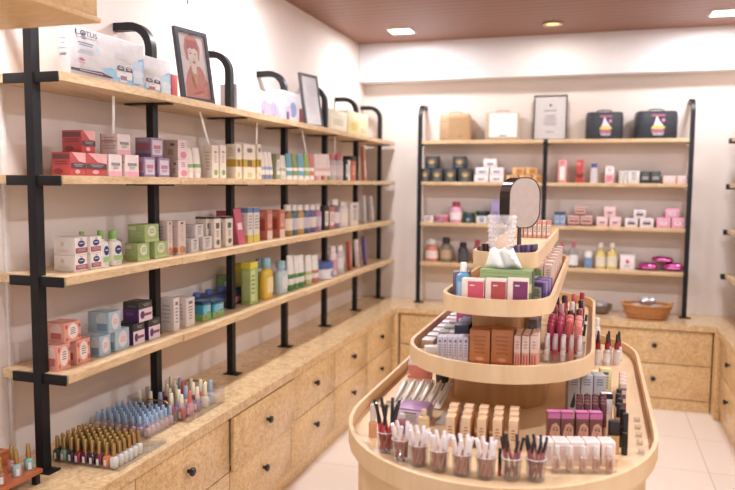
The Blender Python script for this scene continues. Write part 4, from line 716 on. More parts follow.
for k, y in enumerate(PY):
    b = MB(); b.tube(hoop(-1.86, y, -1, XL), 0, BLACK, rect=(.038, .034), side=(0, 1, 0)); p = child('post', b, sh)
    f = MB(); f.box(-1.895, -1.81, y-.03, y+.03, .6705, .676, BLACK, .001); q = child('foot_plate', f, sh)
    for s in SZ:
        g = MB(); z = SZ[s]
        if k == 0: g.box(-1.975, -1.745, y-.012, y-.0045, z-TH-.006, z-.001, BLACK, .001)
        else: g.box(-1.985, -1.765, y-.022, y+.022, z-TH-.0075, z-TH-.0005, BLACK, .001)
        q = obj('bracket', g, p)
for s in SZ:
    for k in range(6):
        y0 = PY[k] if k == 0 else PY[k] + .036
        y1 = PY[k+1] + .034 if k < 5 else 6.30
        b = MB(); z = SZ[s]; j = .008*(k % 2) if s > 1 else .002*(k % 2)
        # boards are notched round the posts
        x0, x1 = -2.032, -1.741 + j
        if k == 0:
            P = [(x0, y0), (x1, y0), (x1, y1), (-1.836, y1), (-1.836, PY[1]-.024), (-1.884, PY[1]-.024), (-1.884, y1), (x0, y1)]
        elif k < 5:
            yn = PY[k+1]
            P = [(x0, y0), (x1, y0), (x1, y1), (-1.836, y1), (-1.836, yn-.024), (-1.884, yn-.024), (-1.884, y1), (x0, y1)]
        else:
            yn = PY[6]
            P = [(x0, y0), (x1, y0), (x1, y1), (-1.836, y1), (-1.836, yn-.024), (-1.884, yn-.024), (-1.884, y1), (x0, y1)]
        b.prism(P, z-TH, z, W_SHELF)
        child('shelf_board', b, sh)
# white plastic straps hanging under the top shelf
for i, (y, dy) in enumerate([(2.479, 0), (3.14, .09), (3.759, 0), (4.42, .09), (5.047, 0)]):
    b = MB(); b.tube([(-1.85, y, 2.048), (-1.852, y + dy*.5, 1.97), (-1.855, y + dy, 1.895)], 0, WHITE, rect=(.016, .003), side=(0, 1, 0))
    tag(obj('cable_strip', b), f'white plastic strip hanging under the top shelf in its {ORD[i]} bay', 'cable')
b = MB(); b.box(XL+.0005, XL+.014, 2.085, 2.103, .672, 2.04, mat((226, 214, 206), .5), .002)
tag(obj('cable_trunking', b), 'thin pale cable trunking running up the long wall near the end post', 'trunking')
b = MB(); b.tube([(XL+.004, 3.35, 2.928), (XL+.004, 3.35, 2.62)], .004, mat((120, 112, 112), .5))
tag(obj('cable', b), 'short grey cable hanging on the long wall from the ceiling', 'cable')

es = thing('wall_shelving', 'four-tier wood shelving on three black posts along the end wall', 'shelving', (-.4, 6.15, .67))
for x, xe in ((-1.466, 1), (-.41, 0), (.692, -1)):
    b = MB(); b.tube([(x, 6.135, .674), (x, 6.135, 2.28), (x, 6.15, 2.335), (x, 6.19, 2.365), (x, 6.24, 2.375), (x, 6.338, 2.375)] if xe else [(x, 6.135, .674), (x, 6.135, 2.06)], 0, BLACK, rect=(.034, .034), side=(1, 0, 0)); p = child('post', b, es)
    f = MB(); f.box(x-.035, x+.05, 6.105, 6.165, .6705, .676, BLACK, .001); child('foot_plate', f, es)
    for s in SZ:
        g = MB(); z = SZ[s]; g.box(x-.02, x+.02, 6.125, 6.33, z-TH-.008, z-TH-.0005, BLACK, .001); obj('bracket', g, p)
for s in SZ:
    for x0, x1 in ((-1.447, -.429), (-.391, .673)):
        b = MB(); b.box(x0, x1, 6.115, 6.335, SZ[s]-TH, SZ[s], W_SHELFX, .001); child('shelf_board', b, es)

rs = thing('wall_shelving', 'black post and bracket ends of the shelving on the right-hand wall', 'shelving', (1.12, 6.1, .67))
for k, y in enumerate((6.15, 5.45)):
    b = MB(); b.tube(hoop(1.12, y, 1, XR), 0, BLACK, rect=(.038, .034), side=(0, 1, 0)); p = child('post', b, rs)
    f = MB(); f.box(1.07, 1.155, y-.03, y+.03, .6705, .676, BLACK, .001); child('foot_plate', f, rs)
    for s in SZ:
        g = MB(); z = SZ[s]; g.box(.962 - .004*s, 1.28, y-.014 + (.02 if k == 0 else 0), y+.014 + (.02 if k == 0 else 0), z-TH-.012, z-TH-.0005 if k else z-.001, BLACK, .001); obj('bracket', g, p)
for s in SZ:
    b = MB(); z = SZ[s]; b.prism([(.975, 4.75), (1.292, 4.75), (1.292, 6.155), (.975, 6.155)], z-TH, z, W_SHELF); child('shelf_board', b, rs)

# overhead pine hood, top corner nearest the camera
o = thing('overhead_hood', 'pale pine box hood jutting out overhead above the near end post', 'hood', (-1.7, 1.45, 2.165))
b = MB(); b.box(-2.038, -1.345, .9, 1.74, 2.165, 2.60, W_HOOD, .003); child('box_body', b, o)
b = MB(); b.box(-2.038, -1.338, .9, 1.747, 2.150, 2.164, W_HOOD, .002); child('bottom_board', b, o)

# ================================================================== PRODUCTS ON THE WALL SHELVES AND ISLAND FRONTS
for it in ITEMS: product(it)

# framed pictures on the top shelf and end wall: lean back on their feet
def frame_pic(name, label, w, h, loc, rz, lean, art, fcol, bw=.016, mat_in=(246, 240, 238)):
    o = thing(name, label, 'picture frame', loc, (math.radians(-lean), 0, 0))
    o.rotation_euler = (Matrix.Rotation(math.radians(rz), 4, 'Z') @ Matrix.Rotation(math.radians(-lean), 4, 'X')).to_euler()
    m = mat(fcol, .3)
    b = MB()
    outer = [(-w/2, 0), (w/2, 0), (w/2, h), (-w/2, h)]; inner = [(-w/2+bw, bw), (w/2-bw, bw), (w/2-bw, h-bw), (-w/2+bw, h-bw)]
    b.ringwall(outer, inner, -.009, .009, m)
    b.v = [(x, z, y) for x, y, z in b.v]   # stand it up
    obj('frame', b, o)
    p = MB(); p.box(-w/2+bw*.9, w/2-bw*.9, -.002, .006, bw*.9, h-bw*.9, mat(mat_in, .5)); q = obj('picture', p, o)
    a = MB(); W = w-1.8*bw; H = h-1.8*bw
    art_on(a, art, W, .0042, H); a.v = [(x, y, z+bw*.9) for x, y, z in a.v]
    obj('print', a, q)
    g = MB(); g.box(-w/2+bw, w/2-bw, -.0065, -.0055, bw, h-bw, CLEAR); obj('glass', g, o)
    return o
sk, rd = (244, 220, 202), (230, 140, 124)
PORTRAIT = [('f', 'q', .0, .0, 1, 1, (240, 226, 224)), ('f', 'p', .08, 0, .98, .52, rd, [(0, 0), (1, 0), (.96, .5), (.82, .85), (.7, .98), (.3, .96), (.12, .7), (.02, .4)]),
            ('f', 'p', .18, .58, .78, .99, (232, 140, 128), [(.1, 0), (0, .45), (.15, .85), (.45, 1), (.8, .92), (1, .5), (.9, .05)]),
            ('f', 'p', .34, .38, .62, .62, sk, [(.2, 0), (.8, 0), (.9, 1), (.1, 1)]), ('f', 'e', .30, .48, .68, .86, sk),
            ('f', 'p', .28, .74, .70, .90, (214, 104, 96), [(0, 0), (.5, .35), (1, 0), (1, 1), (0, 1)]), ('f', 'e', .455, .76, .515, .80, (150, 40, 50)),
            ('f', 'e', .37, .68, .44, .70, (110, 80, 70)), ('f', 'e', .54, .68, .61, .70, (110, 80, 70)), ('f', 'p', .36, .72, .46, .74, (120, 90, 80), [(0, 0), (.5, .8), (1, .3), (.5, 1)]), ('f', 'e', .44, .545, .55, .575, (196, 90, 90)), ('f', 'e', .475, .59, .515, .62, (224, 186, 160)),
            ('f', 'p', .30, .12, .66, .46, (226, 172, 124), [(.1, 1), (.35, .4), (.5, .1), (.65, .4), (.95, 1), (.8, .9), (.5, .62), (.2, .9)]), ('f', 'p', .30, .05, .9, .3, (210, 104, 92), [(.0, .1), (.6, .5), (1, 1), (.7, .3)])]
frame_pic('picture_frame', 'dark framed portrait of a woman in red headscarf leaning on the top shelf', .215, .345, (-1.800, 3.045, 2.0797), 78, 9, PORTRAIT, (58, 58, 66), .020)
frame_pic('picture_frame', 'thin dark frame with a blank white sheet leaning on the top shelf', .205, .35, (-1.800, 4.51, 2.0797), 78, 9, [('f', 'L', .3, .6, .7, .8, (226, 220, 230), 3), ('f', 'L', .2, .2, .8, .5, (230, 224, 232), 5)], (70, 70, 80), .014, (244, 240, 244))
frame_pic('picture_frame', 'thin black framed notice standing on the end-wall top shelf', .272, .375, (-.387, 6.235, 2.0795), 0, 6, [('f', 'e', .46, .76, .54, .82, (90, 90, 100)), ('f', 'L', .3, .62, .7, .68, (190, 180, 190), 1), ('f', 'L', .25, .3, .75, .56, (206, 190, 200), 6), ('f', 'L', .35, .12, .65, .18, (206, 190, 200), 1)], (40, 40, 44), .010, (254, 248, 248))

# vanity cases on the end-wall top shelf
def case(name, label, x, w, h, d, body, trim, emblem, group, rz=0):
    o = thing(name, label, 'vanity case', (x, 6.225, 2.0795), (0, 0, math.radians(rz)), group)
    b = MB(); b.loft([(0, w/2*.97, d/2*.97, 7), (.006, w/2, d/2, 7), (h*.80, w/2, d/2, 7), (h*.97, w/2*.97, d/2*.95, 7), (h, w/2*.92, d/2*.88, 7)], mat(body, .35), 32); obj('body', b, o)
    z = MB(); z.loft([(h*.70, w/2*1.004, d/2*1.006, 7), (h*.725, w/2*1.004, d/2*1.006, 7)], mat(trim, .4), 32, caps=(False, False)); obj('zip_line', z, o)
    t = MB(); t.tube([(-.06, 0, h-.001), (-.055, 0, h+.014), (-.03, 0, h+.02), (.03, 0, h+.02), (.055, 0, h+.014), (.06, 0, h-.001)], .005, mat(trim, .4)); obj('handle', t, o)
    a = MB(); art_on(a, emblem, w, d*1.004, h); obj('emblem', a, o)
    return o
EMB = [('f', 'p', .36, .40, .64, .86, (224, 214, 232), [(.1, 0), (.3, .5), (.42, 1), (.62, .6), (1, .15), (.9, 0)]), ('f', 'q', .36, .80, .68, .87, (190, 84, 130)), ('f', 'p', .34, .34, .70, .48, (226, 196, 80), [(0, .2), (.2, 1), (.8, .9), (1, .4), (.8, 0), (.2, 0)]), ('f', 'q', .36, .22, .66, .33, (190, 90, 130)), ('f', 'L', .38, .10, .66, .20, (226, 220, 230), 2), ('f', 'e', .60, .60, .68, .72, (226, 130, 170))]
case('vanity_case', 'beige vanity case with darker front panel on the end-wall top shelf', -1.175, .27, .225, .18, (200, 158, 112), (176, 136, 96), [('f', 'q', .30, .12, .92, .86, (188, 142, 90)), ('f', 'L', .6, .10, .74, .16, (150, 110, 70), 1)], None, 8)
case('vanity_case', 'white vanity case with beige sides on the end-wall top shelf', -.775, .285, .23, .18, (200, 176, 144), (190, 160, 124), [('f', 'q', .12, .10, .92, .96, (240, 238, 236)), ('f', 'L', .42, .10, .62, .17, (60, 56, 56), 1)], None, 6)
case('vanity_case', 'black vanity case with pastel emblem, nearer the framed notice', .04, .285, .215, .19, (50, 54, 64), (38, 40, 48), EMB, 'black vanity cases with pastel emblems', 5)
case('vanity_case', 'black vanity case with pastel emblem, nearer the last end-wall post', .43, .31, .215, .19, (48, 52, 62), (36, 38, 46), EMB, 'black vanity cases with pastel emblems', 5)

# wicker basket of silver packs, and the dark bowl beyond the island
o = thing('wicker_basket', 'round wicker basket on the end-wall worktop holding silver packs', 'basket', (.41, 6.02, .6705))
wk = wood('wicker', (150, 98, 54), (184, 128, 78), (208, 154, 100), (30, 30, 60), .6, nscale=3)
b = MB(); N = 40
outer = lambda r: [(r*math.cos(2*PI*i/N), r*.70*math.sin(2*PI*i/N)) for i in range(N)]
secs = [(.0, .140), (.035, .160), (.075, .176), (.108, .184)]
b.prism(outer(.14), 0, .008, wk)
for (z0, r0), (z1, r1) in zip(secs[:-1], secs[1:]):
    vs = [(*p, z0) for p in outer(r0)] + [(*p, z1) for p in outer(r1)] + [(*p, z1) for p in outer(r1-.006)] + [(*p, z0) for p in outer(r0-.006)]
    b.add(vs, [(k*N+i, k*N+(i+1) % N, ((k+1) % 4)*N+(i+1) % N, ((k+1) % 4)*N+i) for k in (0, 2) for i in range(N)], wk, True)
obj('basket_body', b, o)
for z, r in ((.02, .153), (.05, .168), (.085, .180)):
    c = MB(); c.tube([(*[q*1.0 for q in p], z) for p in outer(r)], .005, wk, 6, closed=True); obj('woven_band', c, o)
c = MB(); c.tube([(*p, .111 + .002*math.sin(i*PI/2)) for i, p in enumerate(outer(.186))], .009, wk, 8, closed=True); obj('braided_rim', c, o)
for s in (-1, 1):
    c = MB(); c.tube([(s*(.184+.008*math.sin(PI*k/6)), -.045+.015*k, .112+.022*math.sin(PI*k/6)) for k in range(7)], .006, wk, 8); obj('handle', c, o)
sv = mat((206, 208, 216), .18, .7)
_cache['silver'] = k_pillow(.115, .10, .045, (206, 208, 216)).mesh('foil_pack')
for i, (x, y, z, rx, rz) in enumerate([(-.060, 0, .0, 0, 3), (.060, 0, .0, 0, -3), (-.060, .005, .050, 0, 4), (.062, -.005, .050, 0, -4), (.0, 0, .102, 0, 12)]):
    p = obj('foil_pack', _cache['silver'], None, (.41+x, 6.02+y*.6, .6705+.022+z), (math.radians(rx), 0, math.radians(rz)))
    tag(p, 'silver foil pack heaped inside the round wicker basket', 'foil pack', 'silver foil packs in the wicker basket')
o = thing('wire_bowl', 'dark bowl with silvery contents on the worktop behind the island', 'bowl', (.06, 6.13, .6705))
b = MB(); b.loft([(0, .05, .05), (.03, .085, .085), (.075, .10, .10), (.075, .094, .094), (.03, .078, .078), (.008, .045, .045)], mat((120, 104, 92), .3), 24); obj('bowl_body', b, o)
p = MB(); p.loft([(.03, .075, .075), (.085, .06, .06), (.10, .03, .03)], mat((196, 190, 196), .2, .5), 20); obj('wrapped_soaps', p, o)

# ================================================================== NAIL POLISH
pol_cap = {}
def polish_mesh(col, cap, capcol):
    k = (col, cap)
    if k not in pol_cap:
        b = MB(); b.loft([(0, .0128, .0118, 4), (.003, .0138, .0128, 4), (.034, .0138, .0128, 4), (.040, .010, .0095, 3), (.043, .006, .006, 2)], mat(col, .18, coat=.4), 16)
        l = MB(); art_on(l, [('f', 'q', .3, .12, .7, .8, (230, 226, 226))], .026, .0263, .036)
        c = MB(); c.loft([(.0432, .0078, .0078), (.046, .0086, .0086), (.088, .0068, .0068), (.090, .0055, .0055)], capcol, 14)
        pol_cap[k] = (b.mesh('body'), l.mesh('label'), c.mesh('cap'))
    return pol_cap[k]
def polish(x, y, z, col, cap, capcol, label, group, rz=0, sc=1.0):
    o = thing('nail_polish', label, 'nail polish', (x, y, z), (0, 0, math.radians(rz)), group); o.scale = (sc, sc, sc)
    B, L, C = polish_mesh(col, cap, capcol)
    p = obj('body', B, o); obj('label', L, p); obj('cap', C, o)
GC = mat((188, 146, 76), .28, .75); BC = mat((150, 180, 214), .35); CC = mat((236, 222, 186), .4)
def open_bin(name, label, x0, x1, y0, y1, h, group=None, handles=False, z=.6703):
    o = thing(name, label, 'tray', ((x0+x1)/2, (y0+y1)/2, z), (0, 0, 0), group)
    w, d, t = (x1-x0)/2, (y1-y0)/2, .003
    b = MB(); b.box(-w, w, -d, d, 0, t, CLEAR); obj('base', b, o)
    for n, (a, bb, c, e) in (('near', (-w, w, -d, -d+t)), ('far', (-w, w, d-t, d)), ('in', (-w, -w+t, -d+t, d-t)), ('out', (w-t, w, -d+t, d-t))):
        b = MB(); b.box(a, bb, c, e, t, h, CLEAR); s = obj('side_wall', b, o)
        if handles and n in ('near', 'far'):
            g = MB(); yy = -d - .004 if n == 'near' else d + .004
            g.tube([(-.06, yy, h-.045), (-.06, yy, h-.012), (-.045, yy, h), (.045, yy, h), (.06, yy, h-.012), (.06, yy, h-.045), (.045, yy, h-.052), (-.045, yy, h-.052)], .0035, GOLD, 8, closed=True); obj('gold_handle', g, s)
    return o
open_bin('clear_tray', 'shallow clear tray of gold-capped nail polish nearest the end post', -1.905, -1.60, 2.13, 2.435, .016)
front = [('dark green', (44, 60, 50)), ('mint', (120, 160, 132)), ('navy', (40, 44, 84)), ('crimson', (170, 32, 56)), ('maroon', (90, 30, 46)), ('dark plum', (74, 34, 52)), ('wine', (110, 26, 52)), ('orange', (236, 120, 50)), ('pearl white', (214, 208, 200))]
pal = [(70, 50, 50), (120, 40, 50), (96, 60, 64), (60, 46, 60), (140, 70, 60), (90, 40, 60), (160, 110, 90)]
for r in range(6):
    for c in range(9):
        nm, col = front[c] if r == 0 else (None, random.choice(pal))
        if r and c == 8: col = (206, 200, 194)
        lab = (f'{nm} nail polish with gold cap in the front row of the shallow tray' if r == 0 else f'gold-capped nail polish, {ORD[c]} from the wall in row {ORD[r]} of shallow tray')
        polish(-1.884 + .0312*c, 2.152 + .029*r + random.uniform(-.002, .002), .6737, col, 'gold', GC, lab, 'gold-capped nail polishes in the shallow clear tray')
open_bin('clear_tray', 'clear straight-sided bin of blue-capped nail polish between two other trays', -1.975, -1.690, 2.445, 2.655, .060)
for r in range(6):
    for c in range(8):
        polish(-1.953 + .0342*c, 2.468 + .0335*r, .6737, random.choice([(216, 170, 176), (206, 160, 170), (222, 184, 186), (196, 170, 190)]), 'blue', BC,
               f'blue-capped pale pink nail polish, {ORD[c]} from the wall in row {ORD[r]} of its bin', 'blue-capped nail polishes in the clear bin', 0, .86)
open_bin('clear_tray', 'deep clear bin with gold wire handles and cream-capped nail polish', -1.955, -1.645, 2.668, 2.99, .088, None, True)
pal3 = [('purple', (120, 80, 140)), ('pink', (220, 110, 150)), ('coral red', (220, 90, 80)), ('wine', (130, 50, 80)), ('peach', (226, 170, 140)), ('lilac', (160, 140, 190)), ('red', (200, 50, 60)), ('powder blue', (150, 180, 214)), ('cream', (220, 206, 180))]
caps = [('cream', CC), ('coral', mat((236, 104, 96), .4)), ('cream', CC), ('cream', CC), ('pale blue', BC), ('cream', CC)]
kk = 0
for r in range(5):
    for c in range(5):
        nm, col = pal3[(kk * 5 + r) % 9]; cn, cm = caps[(kk * 7 + c) % 6] ; kk += 1
        polish(-1.912 + .054*c + random.uniform(-.004, .004), 2.708 + .060*r + random.uniform(-.005, .005), .6737, col, cn, cm,
               f'{nm} nail polish, {cn} cap, {ORD[c]} from wall, row {ORD[r]} of gold-handled bin', 'mixed nail polishes in the gold-handled bin', 0, 1.2)
# near rack
o = thing('display_rack', 'small reddish wood rack on black legs beside the near end post', 'rack', (-1.9, 1.75, .6705))
b = MB(); b.box(-2.02, -1.79, 1.52, 1.972, .705, .72, W_RED, .003); child('shelf_board', b, o)
b = MB(); b.box(-2.02, -1.93, 1.52, 1.972, .7205, .77, W_RED, .003); child('rear_step', b, o)
for x, y in ((-1.80, 1.95), (-1.80, 1.54), (-2.0, 1.95), (-2.0, 1.54)):
    b = MB(); b.box(x-.012, x+.008, y-.01, y+.01, .6705, .7045, BLACK, .001); child('leg', b, o)
for nm, x, y, z, col in (('turquoise', -1.826, 1.945, .7205, (110, 176, 170)), ('pale aqua', -1.823, 1.888, .7205, (150, 186, 186)), ('copper', -1.82, 1.815, .7205, (176, 100, 70)), ('rose', -1.868, 1.915, .7205, (190, 120, 110)), ('black', -1.972, 1.868, .7705, (44, 46, 50)), ('rust', -1.972, 1.935, .7705, (150, 80, 60))):
    polish(x, y, z, col, 'gold', GC, f'{nm} nail polish with gold cap on the small reddish wood rack', 'nail polishes on the reddish rack', 60)

# ================================================================== ISLAND DISPLAY
T1, T2, T3, T4 = .930, 1.120, 1.325, 1.452
def stadium(cx, a, y0, y1, bf, br, p=2.0, n=22):
    pts = []
    for k in range(n + 1):
        t = PI + PI*k/n; c, s = math.cos(t), math.sin(t)
        pts.append((cx + a*math.copysign(abs(c)**(2/p), c), y0 + bf + bf*math.copysign(abs(s)**(2/p), s)))
    for k in range(n + 1):
        t = PI*k/n; c, s = math.cos(t), math.sin(t)
        pts.append((cx + a*math.copysign(abs(c)**(2/p), c), y1 - br + br*math.copysign(abs(s)**(2/p), s)))
    return pts
isl = thing('display_island', 'four-tier rounded maple display island standing in the middle of the floor', 'display island', (-.28, 2.8, 0))
tiers = [(-.272, .474, 1.72, 3.88, .57, .56, 2.0, T1, .970), (-.300, .314, 2.175, 3.86, .33, .32, 2.0, T2, 1.160), (-.295, .178, 2.19, 3.80, .19, .19, 2.5, T3, 1.360), (-.285, .110, 2.385, 3.86, .09, .09, 2.8, T4, 1.487)]
for cx, a, y0, y1, bf, br, p, zs, zr in tiers:
    b = MB(); b.prism(stadium(cx, a-.0125, y0+.0125, y1-.0125, bf-.0125, br-.0125, p), zs-.014, zs, W_ISL); q = child('tier_tray', b, isl)
    r = MB(); r.ringwall(stadium(cx, a, y0, y1, bf, br, p), stadium(cx, a-.012, y0+.012, y1-.012, bf-.012, br-.012, p), zs-.016, zr, W_ISL); rr = obj('rim', r, q)
b = MB(); b.prism(stadium(-.272, .445, 1.755, 3.85, .54, .53), .004, .913, W_ISL, True); child('base', b, isl)
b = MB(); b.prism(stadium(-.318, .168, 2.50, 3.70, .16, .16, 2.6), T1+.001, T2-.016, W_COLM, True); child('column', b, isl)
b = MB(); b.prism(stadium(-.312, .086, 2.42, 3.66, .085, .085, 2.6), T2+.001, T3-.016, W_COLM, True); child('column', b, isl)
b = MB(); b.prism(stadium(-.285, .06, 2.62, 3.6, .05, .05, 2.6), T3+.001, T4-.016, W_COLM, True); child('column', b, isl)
# ------------------------------------------------------------------ lowest tier: glass cups of lip pencils and glosses
def dirrot(v): return Vector((0, 0, 1)).rotation_difference(Vector(v).normalized()).to_euler()
_pm = {}
def wand(kind):
    """slim lip gloss / pencil along +Z, from parts"""
    if kind in _pm: return _pm[kind]
    r = []
    if kind == 'red_gloss':
        b = MB(); b.loft([(0, .0044, .0044), (.002, .005, .005), (.082, .005, .005)], mat((232, 74, 88), .2), 10); r.append(('barrel', b))
        c = MB(); c.loft([(.0825, .0052, .0052), (.145, .0048, .0048), (.147, .004, .004)], mat((36, 36, 42), .3), 10); r.append(('cap', c))
    elif kind == 'clear_gloss':
        b = MB(); b.loft([(0, .004, .004), (.002, .0052, .0052), (.055, .0052, .0052)], mat((226, 146, 140), .2), 10); r.append(('barrel', b))
        c = MB(); c.loft([(.0555, .0055, .0055), (.098, .0055, .0055), (.100, .0045, .0045)], mat((236, 224, 224), .2), 10); r.append(('cap', c))
    elif kind == 'dark_pencil':
        b = MB(); b.loft([(0, .0015, .0015), (.012, .0038, .0038), (.075, .0038, .0038)], mat((186, 96, 110), .35), 8); r.append(('barrel', b))
        c = MB(); c.loft([(.0753, .0042, .0042), (.108, .0042, .0042), (.110, .003, .003)], mat((40, 38, 44), .3), 8); r.append(('cap', c))
    elif kind == 'brown_pencil':
        b = MB(); b.loft([(0, .0015, .0015), (.012, .0038, .0038), (.080, .0038, .0038)], mat((170, 110, 112), .35), 8); r.append(('barrel', b))
        c = MB(); c.loft([(.0803, .0042, .0042), (.112, .0042, .0042), (.114, .003, .003)], mat((96, 80, 84), .3), 8); r.append(('cap', c))
    _pm[kind] = [(n, m.mesh(n)) for n, m in r]
    return _pm[kind]
cup_mesh = None
def cup(x, y, label):
    global cup_mesh
    if cup_mesh is None:
        b = MB()
        b.loft([(0, .022, .022), (.004, .0245, .0245), (.058, .0275, .0275), (.060, .0275, .0275), (.060, .0255, .0255), (.058, .0255, .0255), (.006, .0225, .0225), (.005, .001, .001)], GLASS, 24)
        l = MB(); l.tube([(.0268*math.cos(2*PI*k/24), .0268*math.sin(2*PI*k/24), .0605) for k in range(24)], .0014, mat((236, 232, 234), .12), 6, closed=True)
        cup_mesh = (b.mesh('cup_wall'), l.mesh('lip'))
    o = thing('glass_cup', label, 'cup', (x, y, T1 + .0005), (0, 0, 0), 'glass cups along the front of the lowest tier')
    obj('cup_wall', cup_mesh[0], o); obj('lip', cup_mesh[1], o)
CUPS = [(-.560, 1.975), (-.503, 1.93), (-.446, 1.905), (-.384, 1.885), (-.320, 1.877), (-.256, 1.877), (-.190, 1.890), (-.128, 1.905)]
CN = ['red glosses', 'a few clear-capped glosses, touching the red one', 'clear-capped glosses, third in the row', 'clear-capped glosses, fourth in the row', 'clear-capped glosses, fifth in the row', 'clear-capped glosses, sixth in the row', 'dark pencils next to the glosses', 'dark pencils at the end of the row']
rr = random.Random(11)
def in_cup(ci, kind, n, name, label, group, spread=.017, lean=.30):
    x, y = CUPS[ci]
    for k in range(n):
        ring = 1
        ph = 2*PI*k/n + rr.uniform(-.06, .06); br = .0145
        bx, by = br*math.cos(ph), br*math.sin(ph)
        q = ph + PI*.56 + rr.uniform(-.06, .06); ln = rr.uniform(.36, .50) if ring else rr.uniform(0, .1)
        # the wand must clear the cup's inner wall at the rim
        for _ in range(30):
            ex, ey = bx + math.tan(ln)*.058*math.cos(q), by + math.tan(ln)*.058*math.sin(q)
            if math.hypot(ex, ey) < .0195: break
            ln *= .94
        d = (math.sin(ln)*math.cos(q), math.sin(ln)*math.sin(q), math.cos(ln))
        o = thing(name, label, name.replace('_', ' '), (x+bx, y+by, T1+.008), dirrot(d), group)
        for n_, m_ in wand(kind): obj(n_, m_, o)
for (x, y), n in zip(CUPS, CN): cup(x, y, f'small clear glass cup holding {n}')
in_cup(0, 'red_gloss', 7, 'lip_gloss', 'red lip gloss with long black cap standing in the first glass cup', 'black-capped red lip glosses in one cup')
for ci, n in ((1, 5), (2, 7), (3, 6), (4, 7), (5, 7)):
    in_cup(ci, 'clear_gloss', n, 'lip_gloss', f'pink lip gloss with clear cap in the {ORD[ci]} glass cup', f'clear-capped lip glosses in the {ORD[ci]} cup', lean=.45)
in_cup(6, 'dark_pencil', 6, 'lip_pencil', 'pink lip pencil with dark cap in the seventh glass cup', 'dark-capped lip pencils in the seventh cup', lean=.4)
in_cup(7, 'dark_pencil', 8, 'lip_pencil', 'pink lip pencil with black cap in the last glass cup', 'black-capped lip pencils in the last cup', lean=.4)
o = thing('lip_gloss', 'red gloss with black cap standing between the sixth and seventh cups', 'lip gloss', (-.222, 1.90, T1+.0005), (0, 0, 0))
b = MB(); b.loft([(0, .0044, .0044), (.03, .005, .005)], mat((206, 40, 56), .2), 10); obj('barrel', b, o)
b = MB(); b.loft([(.0305, .005, .005), (.075, .0046, .0046)], mat((36, 36, 42), .3), 10); obj('cap', b, o)

def item(name, kind, x, y, z, dims, spec, label, cat, group=None, rz=0):
    return product((name, kind, (x, y, z), rz, rnd(dims), spec, label, cat, group, 0))
# peach foundation bottle at the rounded corner
o = thing('foundation_bottle', 'small peach foundation bottle with clear cap at the rounded front corner', 'bottle', (-.632, 2.075, T1+.0005))
b = MB(); b.loft([(0, .012, .010, 4), (.045, .0125, .0105, 4), (.052, .006, .006)], mat((232, 160, 110), .2), 16); obj('body', b, o)
b = MB(); b.loft([(.0525, .009, .009), (.10, .0085, .0085), (.104, .0075, .0075)], mat((222, 204, 190), .15), 14); obj('cap', b, o)
# gold boxed row, five columns by three
for r in range(3):
    for c in range(5):
        item('carton', 'carton', -.390 + .0455*c - .004*r, 2.085 + .046*r + .010*c*.6, T1+.0005, (.027, .036, .092 + .003*r), ((240, 196, 146), 'goldbox'),
             f'gold lip carton, {ORD[c]} column from the cups of clear glosses, {["front","middle","back"][r]} row', 'carton', 'gold lip cartons')
# five blush white boxes with tiny bottles before them on a clear riser
o = thing('clear_stand', 'clear acrylic step holding the tiny pinkish bottles at the front', 'stand', (-.01, 2.0, T1+.0005), (0, 0, .30))
b = MB(); b.box(-.088, .088, -.014, .014, 0, .004, CLEAR); obj('base', b, o)
b = MB(); b.box(-.088, .088, -.018, -.0145, 0, .042, CLEAR); obj('front_panel', b, o)
ct, st = math.cos(.30), math.sin(.30)
for k in range(5):
    u = -.072 + .036*k; x, y = -.01 + u*ct, 2.0 + u*st
    t = thing('foundation_bottle', f'tiny pinkish bottle with white cap, {ORD[k]} counted from the pencils on the clear step', 'bottle', (x, y, T1+.0055), (0, 0, .3), 'tiny pinkish bottles on the clear step')
    b = MB(); b.loft([(0, .0095, .0095, 3), (.036, .0095, .0095, 3), (.041, .006, .006)], mat((226, 178, 160), .2), 14); q = obj('body', b, t)
    l = MB(); art_on(l, [('f', 'L', .25, .2, .75, .9, (190, 110, 96), 4)], .019, .0196, .034); obj('label', l, q)
    b = MB(); b.loft([(.0415, .0075, .0075), (.066, .0075, .0075), (.068, .0068, .0068)], mat((226, 216, 212), .2), 14); obj('cap', b, t)
    u = -.088 + .043*k; x, y = -.03 + u*ct, 2.062 + u*st
    item('carton', 'carton', x, y, T1+.0005, (.038, .05, .068), ((246, 226, 218), 'blushside'), f'white and blush carton, {ORD[k]} counted from the pencils, behind tiny bottles', 'carton', 'white and blush cartons', 17)
# cartons printed with a face
for k in range(4):
    u = k*.0395 + (.004 if k > 1 else 0)
    item('carton', 'carton', -.098 + u*ct, 2.135 + u*st*.9, T1+.0005, (.036, .026, .118), ((150, 74, 60), 'face'), f'pink-topped hair colour carton with a face print, {ORD[k]} counted from the column', 'carton', 'face-printed cartons', 14)
# wine red lipsticks in ranks behind
for r in range(4):
    for c in range(4):
        u = c*.0245
        t = thing('lipstick', f'wine red capped lipstick, {ORD[c]} from the column in {ORD[r]} rank behind faces', 'lipstick', (-.028 + u*ct, 2.215 + .032*r + u*st, T1+.0005), (0, 0, 0), 'wine red lipsticks in ranks')
        b = MB(); b.loft([(0, .0095, .0095), (.055, .0095, .0095)], mat((196, 140, 120), .3, .4), 12); obj('base', b, t)
        b = MB(); b.loft([(.0555, .0105, .0105), (.124, .0105, .0105), (.127, .0085, .0085)], mat((104, 42, 52), .25), 12); obj('cap', b, t)
